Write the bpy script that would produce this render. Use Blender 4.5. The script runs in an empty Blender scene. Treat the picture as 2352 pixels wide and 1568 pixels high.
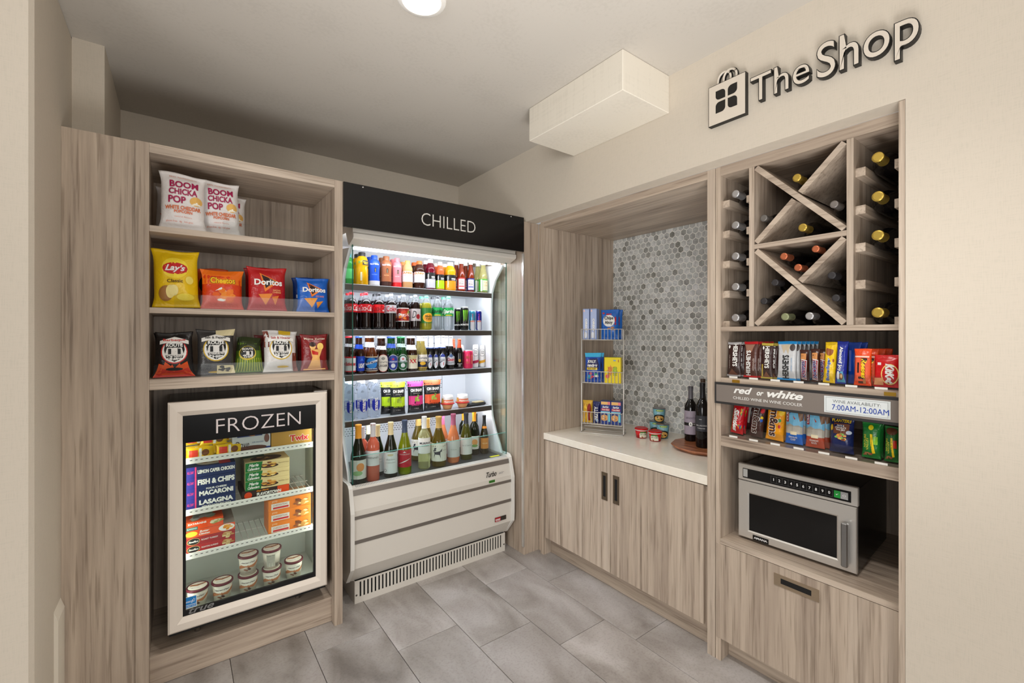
import bpy, math, random
from mathutils import Vector, Matrix
random.seed(11)
C = bpy.context.scene
COL = C.collection
PI = math.pi

# ---------------------------------------------------------------- camera
FPX, CXP, HYP, CAMH = 1025.0, 1176.0, 769.0, 1.62
_l = math.hypot(2541.0 - CXP, FPX)
_a = ((2541.0 - CXP) / _l, FPX / _l)
RX, FX = (_a[0], -_a[1]), (_a[1], _a[0])          # camera right / forward in the floor plane
cam = bpy.data.cameras.new('camera')
cam.sensor_width = 36.0
cam.lens = FPX / 2352 * 36.0
cam.shift_y = -15.0 / 2352
cam.clip_start = 0.05
cam_o = bpy.data.objects.new('camera', cam)
COL.objects.link(cam_o)
cam_o.location = (0, 0, CAMH)
cam_o.rotation_euler = (PI / 2, 0, -math.asin(FX[0]))
C.camera = cam_o

# ---------------------------------------------------------------- world, lights, exposure
C.view_settings.view_transform = 'Standard'
C.view_settings.look = 'None'
C.view_settings.gamma = 1
C.view_settings.use_curve_mapping = False
C.view_settings.exposure = 0.0
w = bpy.data.worlds.new('lobby'); C.world = w; w.use_nodes = True
w.node_tree.nodes['Background'].inputs[0].default_value = (1.0, 0.99, 0.98, 1)
w.node_tree.nodes['Background'].inputs[1].default_value = 0.35

def area(name, loc, target, sx, sy, power, col, spread=180):
    d = bpy.data.lights.new(name, 'AREA'); d.shape = 'RECTANGLE'; d.size = sx; d.size_y = sy
    d.energy = power; d.color = col; d.spread = math.radians(spread)
    o = bpy.data.objects.new(name, d); COL.objects.link(o); o.location = loc
    o.rotation_euler = (Vector(target) - Vector(loc)).to_track_quat('-Z', 'Y').to_euler()
    return o
def spot(name, loc, power, col, ang=100, blend=0.6, rad=0.06, target=None):
    d = bpy.data.lights.new(name, 'SPOT'); d.energy = power; d.color = col
    d.spot_size = math.radians(ang); d.spot_blend = blend; d.shadow_soft_size = rad
    o = bpy.data.objects.new(name, d); COL.objects.link(o); o.location = loc
    if target: o.rotation_euler = (Vector(target) - Vector(loc)).to_track_quat('-Z', 'Y').to_euler()
    return o
WARM = (1.0, 0.965, 0.925)
area('lobby_window_light', (-4.6, -2.2, 1.6), (2.0, 1.3, 1.3), 3.0, 2.2, 172, (1.0, 0.985, 0.965))
area('added_front_fill', (1.6, -3.4, 1.7), (1.2, 2.6, 1.2), 2.6, 1.8, 58, (1.0, 0.985, 0.965))  # unseen fill added to brighten the cabinet fronts and the niche side
area('added_ceiling_fill', (0.5, 0.1, 0.35), (0.95, 1.0, 2.97), 1.4, 1.0, 25, (1.0, 0.985, 0.965), 95)  # added fill near the floor, standing in for bounce onto the ceiling
spot('downlight_beam', (0.79, 1.66, 2.93), 48, WARM, 100, 0.9, 0.07)
spot('downlight_beam', (0.85, 0.55, 2.93), 74, WARM, 140, 0.9, 0.09)
spot('downlight_beam', (0.3, -0.7, 2.93), 45, WARM, 140, 0.9, 0.09)

# ---------------------------------------------------------------- pixel helpers (a measured point on a known plane)
def ray(px, py):
    u = (px - CXP) / FPX; v = (HYP - py) / FPX
    return (FX[0] + u * RX[0], FX[1] + u * RX[1], v)
def onY(px, py, Y):
    d = ray(px, py); t = Y / d[1]; return (d[0] * t, Y, CAMH + d[2] * t)
def onX(px, py, X):
    d = ray(px, py); t = X / d[0]; return (X, d[1] * t, CAMH + d[2] * t)
def onZ(px, py, Z):
    d = ray(px, py); t = (Z - CAMH) / d[2]; return (d[0] * t, d[1] * t, Z)

# ---------------------------------------------------------------- materials
def lin(c):
    return tuple((x / 255 / 12.92) if x / 255 <= 0.04045 else ((x / 255 + 0.055) / 1.055) ** 2.4 for x in c)
_M = {}
def mat(rgb, rough=0.5, metal=0.0, trans=0.0, emit=0.0, coat=0.0, ior=1.45):
    key = (rgb, rough, metal, trans, emit, coat)
    if key in _M: return _M[key]
    m = bpy.data.materials.new('paint'); m.use_nodes = True
    b = m.node_tree.nodes['Principled BSDF']
    c = lin(rgb)
    b.inputs['Base Color'].default_value = (*c, 1)
    b.inputs['Roughness'].default_value = rough
    b.inputs['Metallic'].default_value = metal
    b.inputs['Transmission Weight'].default_value = trans
    b.inputs['IOR'].default_value = ior
    if coat: b.inputs['Coat Weight'].default_value = coat
    if emit:
        b.inputs['Emission Color'].default_value = (*c, 1); b.inputs['Emission Strength'].default_value = emit
    _M[key] = m
    return m
def P(rgb, rough=0.38): return mat(rgb, rough)
class NT:
    def __init__(s, name):
        s.m = bpy.data.materials.new(name); s.m.use_nodes = True; s.t = s.m.node_tree
        s.b = s.t.nodes['Principled BSDF']
    def n(s, typ, **kw):
        nd = s.t.nodes.new(typ)
        for k, v in kw.items():
            if k.startswith('i_'):
                key = k[2:]; key = int(key) if key.isdigit() else key
                nd.inputs[key].default_value = v
            else: setattr(nd, k, v)
        return nd
    def l(s, a, b): s.t.links.new(a, b)
    def ramp(s, fac, stops):
        r = s.n('ShaderNodeValToRGB'); e = r.color_ramp.elements
        while len(e) < len(stops): e.new(0.5)
        for el, (p, c) in zip(e, stops): el.position = p; el.color = (*lin(c), 1)
        s.l(fac, r.inputs[0]); return r
def wood(axis, name='laminate'):
    key = ('wood', axis)
    if key in _M: return _M[key]
    k = NT(name)
    tc = k.n('ShaderNodeTexCoord'); mp = k.n('ShaderNodeMapping')
    sc = [1.0, 1.0, 1.0]; sc['xyz'.index(axis)] = 0.035
    mp.inputs['Scale'].default_value = sc
    oi = k.n('ShaderNodeObjectInfo'); 
    k.l(tc.outputs['Object'], mp.inputs[0])
    off = k.n('ShaderNodeVectorMath', operation='MULTIPLY_ADD')
    k.l(oi.outputs['Random'], off.inputs[0]); off.inputs[1].default_value = (3, 5, 7)
    k.l(mp.outputs[0], off.inputs[2])
    n1 = k.n('ShaderNodeTexNoise', i_Scale=44.0, i_Detail=6.0, i_Roughness=0.6)
    n2 = k.n('ShaderNodeTexNoise', i_Scale=10.0, i_Detail=3.0, i_Roughness=0.5)
    n3 = k.n('ShaderNodeTexNoise', i_Scale=90.0, i_Detail=2.0)
    for n in (n1, n2, n3): k.l(off.outputs[0], n.inputs['Vector'])
    r1 = k.ramp(n1.outputs[0], [(0.26, (134, 119, 105)), (0.38, (178, 163, 148)), (0.56, (196, 181, 165)), (0.75, (208, 194, 178))])
    r2 = k.ramp(n2.outputs[0], [(0.3, (214, 208, 204)), (0.55, (250, 247, 243)), (0.75, (255, 255, 255))])
    r3 = k.ramp(n3.outputs[0], [(0.32, (188, 182, 176)), (0.45, (255, 255, 255))])
    mx = k.n('ShaderNodeMix', data_type='RGBA', blend_type='MULTIPLY'); mx.inputs[0].default_value = 0.9
    k.l(r1.outputs[0], mx.inputs[6]); k.l(r2.outputs[0], mx.inputs[7])
    m2 = k.n('ShaderNodeMix', data_type='RGBA', blend_type='MULTIPLY'); m2.inputs[0].default_value = 0.6
    k.l(mx.outputs[2], m2.inputs[6]); k.l(r3.outputs[0], m2.inputs[7])
    k.l(m2.outputs[2], k.b.inputs['Base Color']); k.b.inputs['Roughness'].default_value = 0.42
    bp = k.n('ShaderNodeBump', i_Strength=0.06, i_Distance=0.002); k.l(n1.outputs[0], bp.inputs['Height']); k.l(bp.outputs[0], k.b.inputs['Normal'])
    _M[key] = k.m; return k.m
def cloth_paint(name, c, bump=0.07, scale=420):
    key = ('wallp', name)
    if key in _M: return _M[key]
    k = NT(name); tc = k.n('ShaderNodeTexCoord')
    def stretched(s):
        mp = k.n('ShaderNodeMapping'); mp.inputs['Scale'].default_value = s; k.l(tc.outputs['Object'], mp.inputs[0])
        n = k.n('ShaderNodeTexNoise', i_Scale=1.0, i_Detail=2.0); k.l(mp.outputs[0], n.inputs['Vector']); return n
    a = stretched((scale, scale, scale * 0.06)); b = stretched((scale * 0.06, scale * 0.06, scale))
    ad = k.n('ShaderNodeMath', operation='ADD'); k.l(a.outputs[0], ad.inputs[0]); k.l(b.outputs[0], ad.inputs[1])
    lo = tuple(int(x * 0.975) for x in c)
    r = k.ramp(ad.outputs[0], [(0.3, lo), (0.9, c)]); r.color_ramp.elements[0].position = 0.75; r.color_ramp.elements[1].position = 1.0
    k.l(r.outputs[0], k.b.inputs['Base Color']); k.b.inputs['Roughness'].default_value = 0.85
    bp = k.n('ShaderNodeBump', i_Strength=bump, i_Distance=0.001); k.l(ad.outputs[0], bp.inputs['Height']); k.l(bp.outputs[0], k.b.inputs['Normal'])
    _M[key] = k.m; return k.m
def glass(name, tint, refl=0.06, spec_rough=0.02):
    key = ('glass', name)
    if key in _M: return _M[key]
    k = NT(name); t = k.t; t.nodes.remove(k.b)
    tr = k.n('ShaderNodeBsdfTransparent'); tr.inputs[0].default_value = (*tint, 1)
    gl = k.n('ShaderNodeBsdfGlossy'); gl.inputs['Roughness'].default_value = spec_rough
    fr = k.n('ShaderNodeLayerWeight', i_Blend=0.18)
    mm = k.n('ShaderNodeMath', operation='MULTIPLY_ADD'); mm.inputs[1].default_value = refl * 4.0; mm.inputs[2].default_value = refl * 0.4
    mm.use_clamp = True
    mx = k.n('ShaderNodeMixShader'); k.l(fr.outputs['Fresnel' if False else 'Facing'], mm.inputs[0]); k.l(mm.outputs[0], mx.inputs[0])
    k.l(tr.outputs[0], mx.inputs[1]); k.l(gl.outputs[0], mx.inputs[2])
    k.l(mx.outputs[0], t.nodes['Material Output'].inputs[0])
    _M[key] = k.m; return k.m

WHITE = (236, 236, 232); BLACK = (12, 12, 14)
m_black = mat((9, 9, 11), 0.25); m_blackmatte = mat((16, 16, 17), 0.6)
m_steel = mat((214, 211, 206), 0.32, 0.7); m_darksteel = mat((88, 84, 80), 0.35, 0.9)
m_chrome = mat((215, 215, 215), 0.12, 1.0)
m_enamel = mat((224, 222, 216), 0.35)

# ---------------------------------------------------------------- mesh building
class MB:
    def __init__(s): s.v = []; s.f = []; s.mi = []; s.sm = []
    def add(s, vs, fs, mi=0, smooth=False):
        b = len(s.v); s.v.extend(vs)
        for f in fs: s.f.append(tuple(b + i for i in f)); s.mi.append(mi); s.sm.append(smooth)
        return s
    def box(s, x0, y0, z0, x1, y1, z1, mi=0, bev=0.0):
        if x1 < x0: x0, x1 = x1, x0
        if y1 < y0: y0, y1 = y1, y0
        if z1 < z0: z0, z1 = z1, z0
        b = min(bev, (x1 - x0) / 2.1, (y1 - y0) / 2.1, (z1 - z0) / 2.1)
        if b <= 0:
            v = [(x, y, z) for z in (z0, z1) for y in (y0, y1) for x in (x0, x1)]
            return s.add(v, [(0, 2, 3, 1), (4, 5, 7, 6), (0, 1, 5, 4), (2, 6, 7, 3), (0, 4, 6, 2), (1, 3, 7, 5)], mi)
        bm = bmesh_box(x0, y0, z0, x1, y1, z1, b)
        return s.add(bm[0], bm[1], mi)
    def prism(s, poly, axis, a, b, mi=0):
        """poly: list of 2-D points (CCW or CW) in the two other axes; extruded along axis from a to b."""
        def p3(q, t): return {'x': (t, q[0], q[1]), 'y': (q[0], t, q[1]), 'z': (q[0], q[1], t)}[axis]
        n = len(poly); v = [p3(q, a) for q in poly] + [p3(q, b) for q in poly]
        f = [tuple(range(n)), tuple(range(2 * n - 1, n - 1, -1))] + [(i, i + n, (i + 1) % n + n, (i + 1) % n) for i in range(n)]
        return s.add(v, f, mi)
    def lathe(s, prof, c=(0, 0, 0), seg=24, mi=0, smooth=True, close=True, mtx=None):
        v = []; f = []
        n = len(prof)
        for r, z in prof:
            for k in range(seg):
                t = 2 * PI * k / seg
                v.append((r * math.sin(t), -r * math.cos(t), z))
        for i in range(n - 1):
            for k in range(seg):
                a = i * seg + k; b = i * seg + (k + 1) % seg
                f.append((a, b, b + seg, a + seg))
        if close: f.append(tuple(range(seg - 1, -1, -1))); f.append(tuple((n - 1) * seg + k for k in range(seg)))
        if mtx is not None: v = [tuple(mtx @ Vector(p)) for p in v]
        v = [(p[0] + c[0], p[1] + c[1], p[2] + c[2]) for p in v]
        return s.add(v, f, mi, smooth)
    def tube(s, pts, r, seg=8, mi=0, closed=False):
        pts = [Vector(p) for p in pts]; n = len(pts); rings = []
        v = []
        for i, p in enumerate(pts):
            a = pts[i - 1] if (i > 0 or closed) else p; b = pts[(i + 1) % n] if (i < n - 1 or closed) else p
            d = (b - a)
            d = d.normalized() if d.length > 1e-9 else Vector((0, 0, 1))
            up = Vector((0, 0, 1)) if abs(d.z) < 0.9 else Vector((0, 1, 0))
            x = d.cross(up).normalized(); y = d.cross(x)
            for k in range(seg):
                t = 2 * PI * k / seg; v.append(tuple(p + (x * math.cos(t) + y * math.sin(t)) * r))
        f = []
        for i in range(n if closed else n - 1):
            j = (i + 1) % n
            for k in range(seg):
                f.append((i * seg + k, i * seg + (k + 1) % seg, j * seg + (k + 1) % seg, j * seg + k))
        if not closed: f.append(tuple(range(seg))); f.append(tuple((n - 1) * seg + k for k in range(seg - 1, -1, -1)))
        return s.add(v, f, mi, True)
    def mesh(s, name, mats, off=(0, 0, 0)):
        me = bpy.data.meshes.new(name)
        ox, oy, oz = off
        me.from_pydata([(x - ox, y - oy, z - oz) for x, y, z in s.v], [], s.f)
        for m in (mats if isinstance(mats, (list, tuple)) else [mats]): me.materials.append(m)
        if any(s.mi): me.polygons.foreach_set('material_index', s.mi)
        me.polygons.foreach_set('use_smooth', s.sm)
        me.update(); return me
    def build(s, name, mats, parent=None, world=True, smooth_fix=False):
        off = tuple(parent_world(parent)) if (parent is not None and world) else (0, 0, 0)
        if parent is None and world and s.v:
            xs, ys, zs = zip(*s.v); off = ((min(xs) + max(xs)) / 2, (min(ys) + max(ys)) / 2, min(zs))
            o = bpy.data.objects.new(name, s.mesh(name, mats, off)); o.location = off
        else: o = bpy.data.objects.new(name, s.mesh(name, mats, off))
        COL.objects.link(o)
        if parent is not None: o.parent = parent
        return o
def parent_world(o):
    v = Vector((0, 0, 0))
    while o is not None: v += o.location; o = o.parent
    return v
def bmesh_box(x0, y0, z0, x1, y1, z1, b):
    """a box with every edge chamfered by b: 24 vertices, 26 faces"""
    X, Y, Z = (x0, x1), (y0, y1), (z0, z1); vs = []; idx = {}
    for i in (0, 1):
        for j in (0, 1):
            for k in (0, 1):
                sx, sy, sz = (1 - 2 * i), (1 - 2 * j), (1 - 2 * k)
                idx[i, j, k, 0] = len(vs); vs.append((X[i], Y[j] + sy * b, Z[k] + sz * b))
                idx[i, j, k, 1] = len(vs); vs.append((X[i] + sx * b, Y[j], Z[k] + sz * b))
                idx[i, j, k, 2] = len(vs); vs.append((X[i] + sx * b, Y[j] + sy * b, Z[k]))
    I = idx; f = []
    for s_ in (0, 1):
        for ax in range(3):
            q = [(0, 0), (1, 0), (1, 1), (0, 1)]
            fc = []
            for a_, b_ in q:
                t = [a_, b_]; t.insert(ax, s_); fc.append(I[t[0], t[1], t[2], ax])
            flip = (s_ == 0) ^ (ax == 1)
            f.append(tuple(fc[::-1] if flip else fc))
    for ax in range(3):            # edges along axis ax
        o1, o2 = [a_ for a_ in range(3) if a_ != ax]
        for p in (0, 1):
            for q in (0, 1):
                def key(t, which):
                    c = [0, 0, 0]; c[ax] = t; c[o1] = p; c[o2] = q; return I[c[0], c[1], c[2], which]
                fc = (key(0, o1), key(1, o1), key(1, o2), key(0, o2)); f.append(fc)
    for i in (0, 1):
        for j in (0, 1):
            for k in (0, 1): f.append((I[i, j, k, 0], I[i, j, k, 1], I[i, j, k, 2]))
    cen = Vector(((x0 + x1) / 2, (y0 + y1) / 2, (z0 + z1) / 2)); out = []
    for fc in f:
        a, b_, c = (Vector(vs[t]) for t in fc[:3]); nrm = (b_ - a).cross(c - a)
        mid = sum((Vector(vs[t]) for t in fc), Vector()) / len(fc)
        out.append(fc if nrm.dot(mid - cen) > 0 else fc[::-1])
    return vs, out

def thing(name, label, cat, loc=(0, 0, 0), rotz=0, group=None, kind=None, tilt=0, roll=0):
    o = bpy.data.objects.new(name, None); COL.objects.link(o); o.location = loc
    o.rotation_euler = (tilt, roll, rotz); o.empty_display_size = 0.02
    o['label'] = label; o['category'] = cat
    if group: o['group'] = group
    if kind: o['kind'] = kind
    return o
def tag(o, label, cat, group=None, kind=None):
    o['label'] = label; o['category'] = cat
    if group: o['group'] = group
    if kind: o['kind'] = kind
    return o
def struct(o, label=None, cat=None):
    o['kind'] = 'structure'
    if label: o['label'] = label
    if cat: o['category'] = cat
    return o
KIDS = {}; RAD = {}; HT = {}
def dup(root, loc, label, rotz=None, group=None, roll=None):
    r = root.copy(); COL.objects.link(r); r.location = loc; r['label'] = label
    if rotz is not None: r.rotation_euler[2] = rotz
    if roll is not None: r.rotation_euler[1] = roll
    if group: r['group'] = group
    if root.name in HT and abs(loc[2] - .7008) < .001 and loc[1] > 2.80: r.scale[2] = min(1.0, .3265 / HT[root.name])
    for ch in KIDS.get(root.name) or list(root.children):
        c = ch.copy(); COL.objects.link(c); c.parent = r
        for g in list(ch.children):
            d = g.copy(); COL.objects.link(d); d.parent = c
    return r

# ---------------------------------------------------------------- flat text and decals
_T = {}
def text2d(s, bold=0.0, shear=0.0):
    key = (s, bold, shear)
    if key in _T: return _T[key]
    cu = bpy.data.curves.new('t', 'FONT'); cu.body = s; cu.size = 1.0; cu.resolution_u = 3
    cu.offset = bold; cu.shear = shear; cu.align_x = 'LEFT'; cu.space_line = 0.85
    o = bpy.data.objects.new('t', cu); me = o.to_mesh()
    v = [(p.co.x, p.co.y) for p in me.vertices]; f = [tuple(p.vertices) for p in me.polygons]
    o.to_mesh_clear(); bpy.data.objects.remove(o); bpy.data.curves.remove(cu)
    x0 = min(p[0] for p in v); x1 = max(p[0] for p in v); y0 = min(p[1] for p in v); y1 = max(p[1] for p in v)
    v = [((p[0] - x0) / (x1 - x0) - 0.5, (p[1] - y0) / (y1 - y0) - 0.5) for p in v]
    _T[key] = (v, f); return _T[key]
def tspec(opt):
    b = 0.032 if 'B' in opt else (0.018 if 'b' in opt else (-0.012 if 't' in opt else 0.0))
    if 'O' in opt: b = 0.052
    return b, (0.35 if 'i' in opt else 0.0)
def ringfan(cu, cv, pts, rings):
    n = len(pts); V = [(cu, cv)]; F = []
    for r in range(1, rings + 1): V += [(cu + (p[0] - cu) * r / rings, cv + (p[1] - cv) * r / rings) for p in pts]
    F += [(0, 1 + i, 1 + (i + 1) % n) for i in range(n)]
    for r in range(rings - 1):
        a = 1 + r * n; b = a + n; F += [(a + i, b + i, b + (i + 1) % n, a + (i + 1) % n) for i in range(n)]
    return V, F
def decals(items, fmap, mb, mats, step=0.00035, base=0.0006, text_lift=0.0):
    """items are laid on a surface fmap(u, v, lift): r rect, e ellipse, p polygon, t text, f pile of food"""
    for k, it in enumerate(items):
        lift = base + step * k; typ = it[0]
        if typ == 'r':
            _, u0, v0, u1, v1, c = it[:6]; nu = max(1, int(abs(u1 - u0) * 10)); nv = max(1, int(abs(v1 - v0) * 10))
            V = [(u0 + (u1 - u0) * i / nu, v0 + (v1 - v0) * j / nv) for j in range(nv + 1) for i in range(nu + 1)]
            F = [(j * (nu + 1) + i, j * (nu + 1) + i + 1, (j + 1) * (nu + 1) + i + 1, (j + 1) * (nu + 1) + i) for j in range(nv) for i in range(nu)]
        elif typ == 'e':
            _, cu, cv, ru, rv, c = it[:6]; n = 22 if ru + rv > .12 else 12; pts = [(cu + ru * math.cos(2 * PI * i / n), cv + rv * math.sin(2 * PI * i / n)) for i in range(n)]
            V, F = ringfan(cu, cv, pts, 4 if max(ru, rv) > .15 else 2)
        elif typ == 'p':
            _, pts, c = it; n = len(pts); cu = sum(p[0] for p in pts) / n; cv = sum(p[1] for p in pts) / n
            big = max(abs(p[0] - cu) + abs(p[1] - cv) for p in pts) > .12
            if big:
                fine = []
                for (a0, b0), (a1, b1) in zip(pts, list(pts[1:]) + [pts[0]]):
                    m_ = max(1, int((abs(a1 - a0) + abs(b1 - b0)) / .08)); fine += [(a0 + (a1 - a0) * j / m_, b0 + (b1 - b0) * j / m_) for j in range(m_)]
                pts = fine
            V, F = ringfan(cu, cv, list(pts), 4 if big else 1)
        elif typ == 'f':
            _, cu, cv, ru, rv, cols, cnt = it; rr = random.Random(int(cu * 997 + cv * 131 + cnt))
            for q in range(cnt):
                a = rr.uniform(0, 2 * PI); d = math.sqrt(rr.random()) * 0.8; x = cu + ru * d * math.cos(a); y = cv + rv * d * math.sin(a)
                n = 6; V = [(x, y)] + [(x + ru * 0.34 * rr.uniform(0.6, 1.2) * math.cos(2 * PI * i / n), y + rv * 0.34 * rr.uniform(0.6, 1.2) * math.sin(2 * PI * i / n)) for i in range(n)]
                F = [(0, 1 + i, 1 + (i + 1) % n) for i in range(n)]
                put(mb, mats, V, F, fmap, lift + 0.00012 * q, cols[q % len(cols)])
            continue
        elif typ == 't':
            _, s, cu, cv, wu, hv, c = it[:7]; opt = it[7] if len(it) > 7 else ''
            b, sh = tspec(opt); v2, F = text2d(s, b, sh); lift += text_lift
            if 'r' in opt: V = [(cu + y * wu, cv - x * hv) for x, y in v2]
            elif 'l' in opt: V = [(cu - y * wu, cv + x * hv) for x, y in v2]
            elif 'd' in opt: V = [(cu + x * wu, cv + y * hv + x * 0.35 * hv) for x, y in v2]
            else: V = [(cu + x * wu, cv + y * hv) for x, y in v2]
        put(mb, mats, V, F, fmap, lift, c)
def put(mb, mats, V, F, fmap, lift, c):
    m = c if isinstance(c, bpy.types.Material) else P(c, 0.4)
    if m not in mats: mats.append(m)
    mb.add([fmap(u, v, lift) for u, v in V], F, mats.index(m))
def star(cu, cv, ru, rv, n=5, q=0.4):
    return [(cu + ru * (1 if i % 2 == 0 else q) * math.sin(PI * i / n), cv + rv * (1 if i % 2 == 0 else q) * math.cos(PI * i / n)) for i in range(2 * n)]
def printed(root, items, fmap, name='print', **kw):
    if not items: return None
    mb = MB(); mats = []; decals(items, fmap, mb, mats, **kw)
    return mb.build(name, mats, root, world=False)

# ---------------------------------------------------------------- goods
PROF = {
 'soda': ([(0.0, 0), (.72, 0), (.93, .025), (1, .08), (.98, .18), (.9, .31), (.95, .42), (1, .5), (1, .66), (.93, .735), (.72, .82), (.45, .885), (.36, .915), (.36, .945)], .385, .935),
 'soda2': ([(0.0, 0), (.72, 0), (.93, .025), (1, .07), (1, .2), (1, .42), (1, .6), (.97, .7), (.82, .78), (.55, .87), (.37, .915), (.36, .945)], .385, .935),
 'wide': ([(0.0, 0), (.86, 0), (1, .03), (1, .3), (1, .56), (.95, .60), (1, .65), (.97, .72), (.8, .81), (.56, .865), (.5, .885)], .53, .875),
 'protein': ([(0.0, 0), (.82, 0), (.95, .02), (.96, .18), (.9, .3), (.93, .5), (1, .66), (1, .74), (.88, .82), (.6, .855), (.52, .87)], .58, .86),
 'gallon': ([(0.0, 0), (.86, 0), (1, .03), (1, .5), (.92, .54), (1, .6), (1, .72), (.85, .82), (.6, .87), (.5, .89)], .56, .88),
 'tea': ([(0.0, 0), (.88, 0), (1, .03), (1, .44), (.96, .52), (.8, .64), (.58, .76), (.5, .86), (.5, .9)], .56, .885),
 'water': ([(0.0, 0), (.88, 0), (1, .03), (.96, .18), (1, .3), (1, .66), (.94, .76), (.7, .85), (.42, .9), (.4, .93)], .42, .92),
 'beer': ([(0.0, 0), (.88, 0), (1, .025), (1, .3), (1, .5), (.93, .58), (.68, .67), (.5, .74), (.44, .82), (.42, .95), (.46, .96)], .47, .955),
 'bordeaux': ([(0.0, 0), (.88, 0), (1, .02), (1, .3), (1, .58), (.93, .655), (.65, .715), (.42, .755), (.375, .8), (.365, .96), (.42, .965), (.42, 1.0), (.0, 1.0)], None, .77),
 'burgundy': ([(0.0, 0), (.88, 0), (1, .02), (1, .25), (1, .42), (.95, .49), (.78, .58), (.56, .68), (.42, .76), (.37, .82), (.355, .96), (.41, .965), (.41, 1.0), (.0, 1.0)], None, .77),
 'can': ([(0.0, .03), (.7, .03), (.76, 0), (.84, .01), (1, .07), (1, .3), (1, .6), (1, .89), (.9, .96), (.86, .965)], .9, .96),
}
def prof_r(kind, v):
    pr = PROF[kind][0]
    for (r0, z0), (r1, z1) in zip(pr, pr[1:]):
        if z0 <= v <= z1 and z1 > z0: return r0 + (r1 - r0) * (v - z0) / (z1 - z0)
    return pr[-1][0]
def bottle(name, label, cat, kind, loc, R, H, body, capc, art=(), bands=(), rotz=0, group=None, capmat=None, seg=22, root=None):
    t = root or thing(name, label, cat, loc, rotz, group)
    pr, capr, cv = PROF[kind]
    mb = MB(); pts = [(max(r, 1e-4) * R, z * H) for r, z in pr]
    if kind in ('soda', 'soda2'):
        fv = .80 if kind == 'soda' else .79; fr_ = prof_r(kind, fv) * R; lo = [p for p in pts if p[1] < fv * H] + [(fr_, fv * H)]; hi = [(fr_, fv * H)] + [p for p in pts if p[1] > fv * H]
        mb.lathe(lo, seg=seg); mb.lathe(hi, seg=seg, close=False, mi=1); body = [body, mat((226, 230, 234), .06, 0, .85, ior=1.2)]
    else: mb.lathe(pts, seg=seg)
    part = 'can_body' if kind == 'can' else 'glass_body' if kind in ('beer', 'bordeaux', 'burgundy') else 'bottle_body'
    mb.build(part, body, t, world=False)
    cm = capmat or mat(capc, 0.35)
    mb = MB()
    if kind in ('bordeaux', 'burgundy'):
        q = [z for z in (cv, .8, .85, .92, .96, .966, .985, 1.0)]
        pp = [((prof_r(kind, z) * R + .0008) if z < .96 else .425 * R, z * H) for z in q] + [(.36 * R, 1.003 * H), (1e-4, 1.004 * H)]
        mb.lathe(pp, seg=16, close=False); mb.build('capsule', cm, t, world=False)
    elif kind == 'can':
        mb.lathe([(.86 * R, .955 * H), (.9 * R, .985 * H), (.86 * R, H), (.8 * R, H), (.78 * R, .972 * H), (1e-4, .972 * H)], seg=seg, close=False)
        mb.build('lid', m_steel, t, world=False)
    elif kind == 'beer':
        mb.lathe([(.5 * R, cv * H), (.54 * R, (cv + .012) * H), (.47 * R, .992 * H), (.38 * R, H), (1e-4, H)], seg=16, close=False); mb.build('crown_cap', cm, t, world=False)
    else:
        mb.lathe([(capr * R, cv * H), (capr * R, .985 * H), (capr * .9 * R, H), (1e-4, H)], seg=16, close=False); mb.build('cap', cm, t, world=False)
    for v0, v1, c in bands:
        mb = MB(); n = 6
        mb.lathe([(prof_r(kind, v0 + (v1 - v0) * i / n) * R + 0.0007, (v0 + (v1 - v0) * i / n) * H) for i in range(n + 1)], seg=seg, close=False)
        mb.build('label', c if isinstance(c, bpy.types.Material) else P(c, 0.35), t, world=False)
    def fm(u, v, lift):
        th = (u - .5) * PI; r = prof_r(kind, min(max(v, 0), .999)) * R + .0009 + lift
        return (r * math.sin(th), -r * math.cos(th), v * H)
    printed(t, list(art), fm)
    RAD[t.name] = R; HT[t.name] = H
    return t
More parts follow.
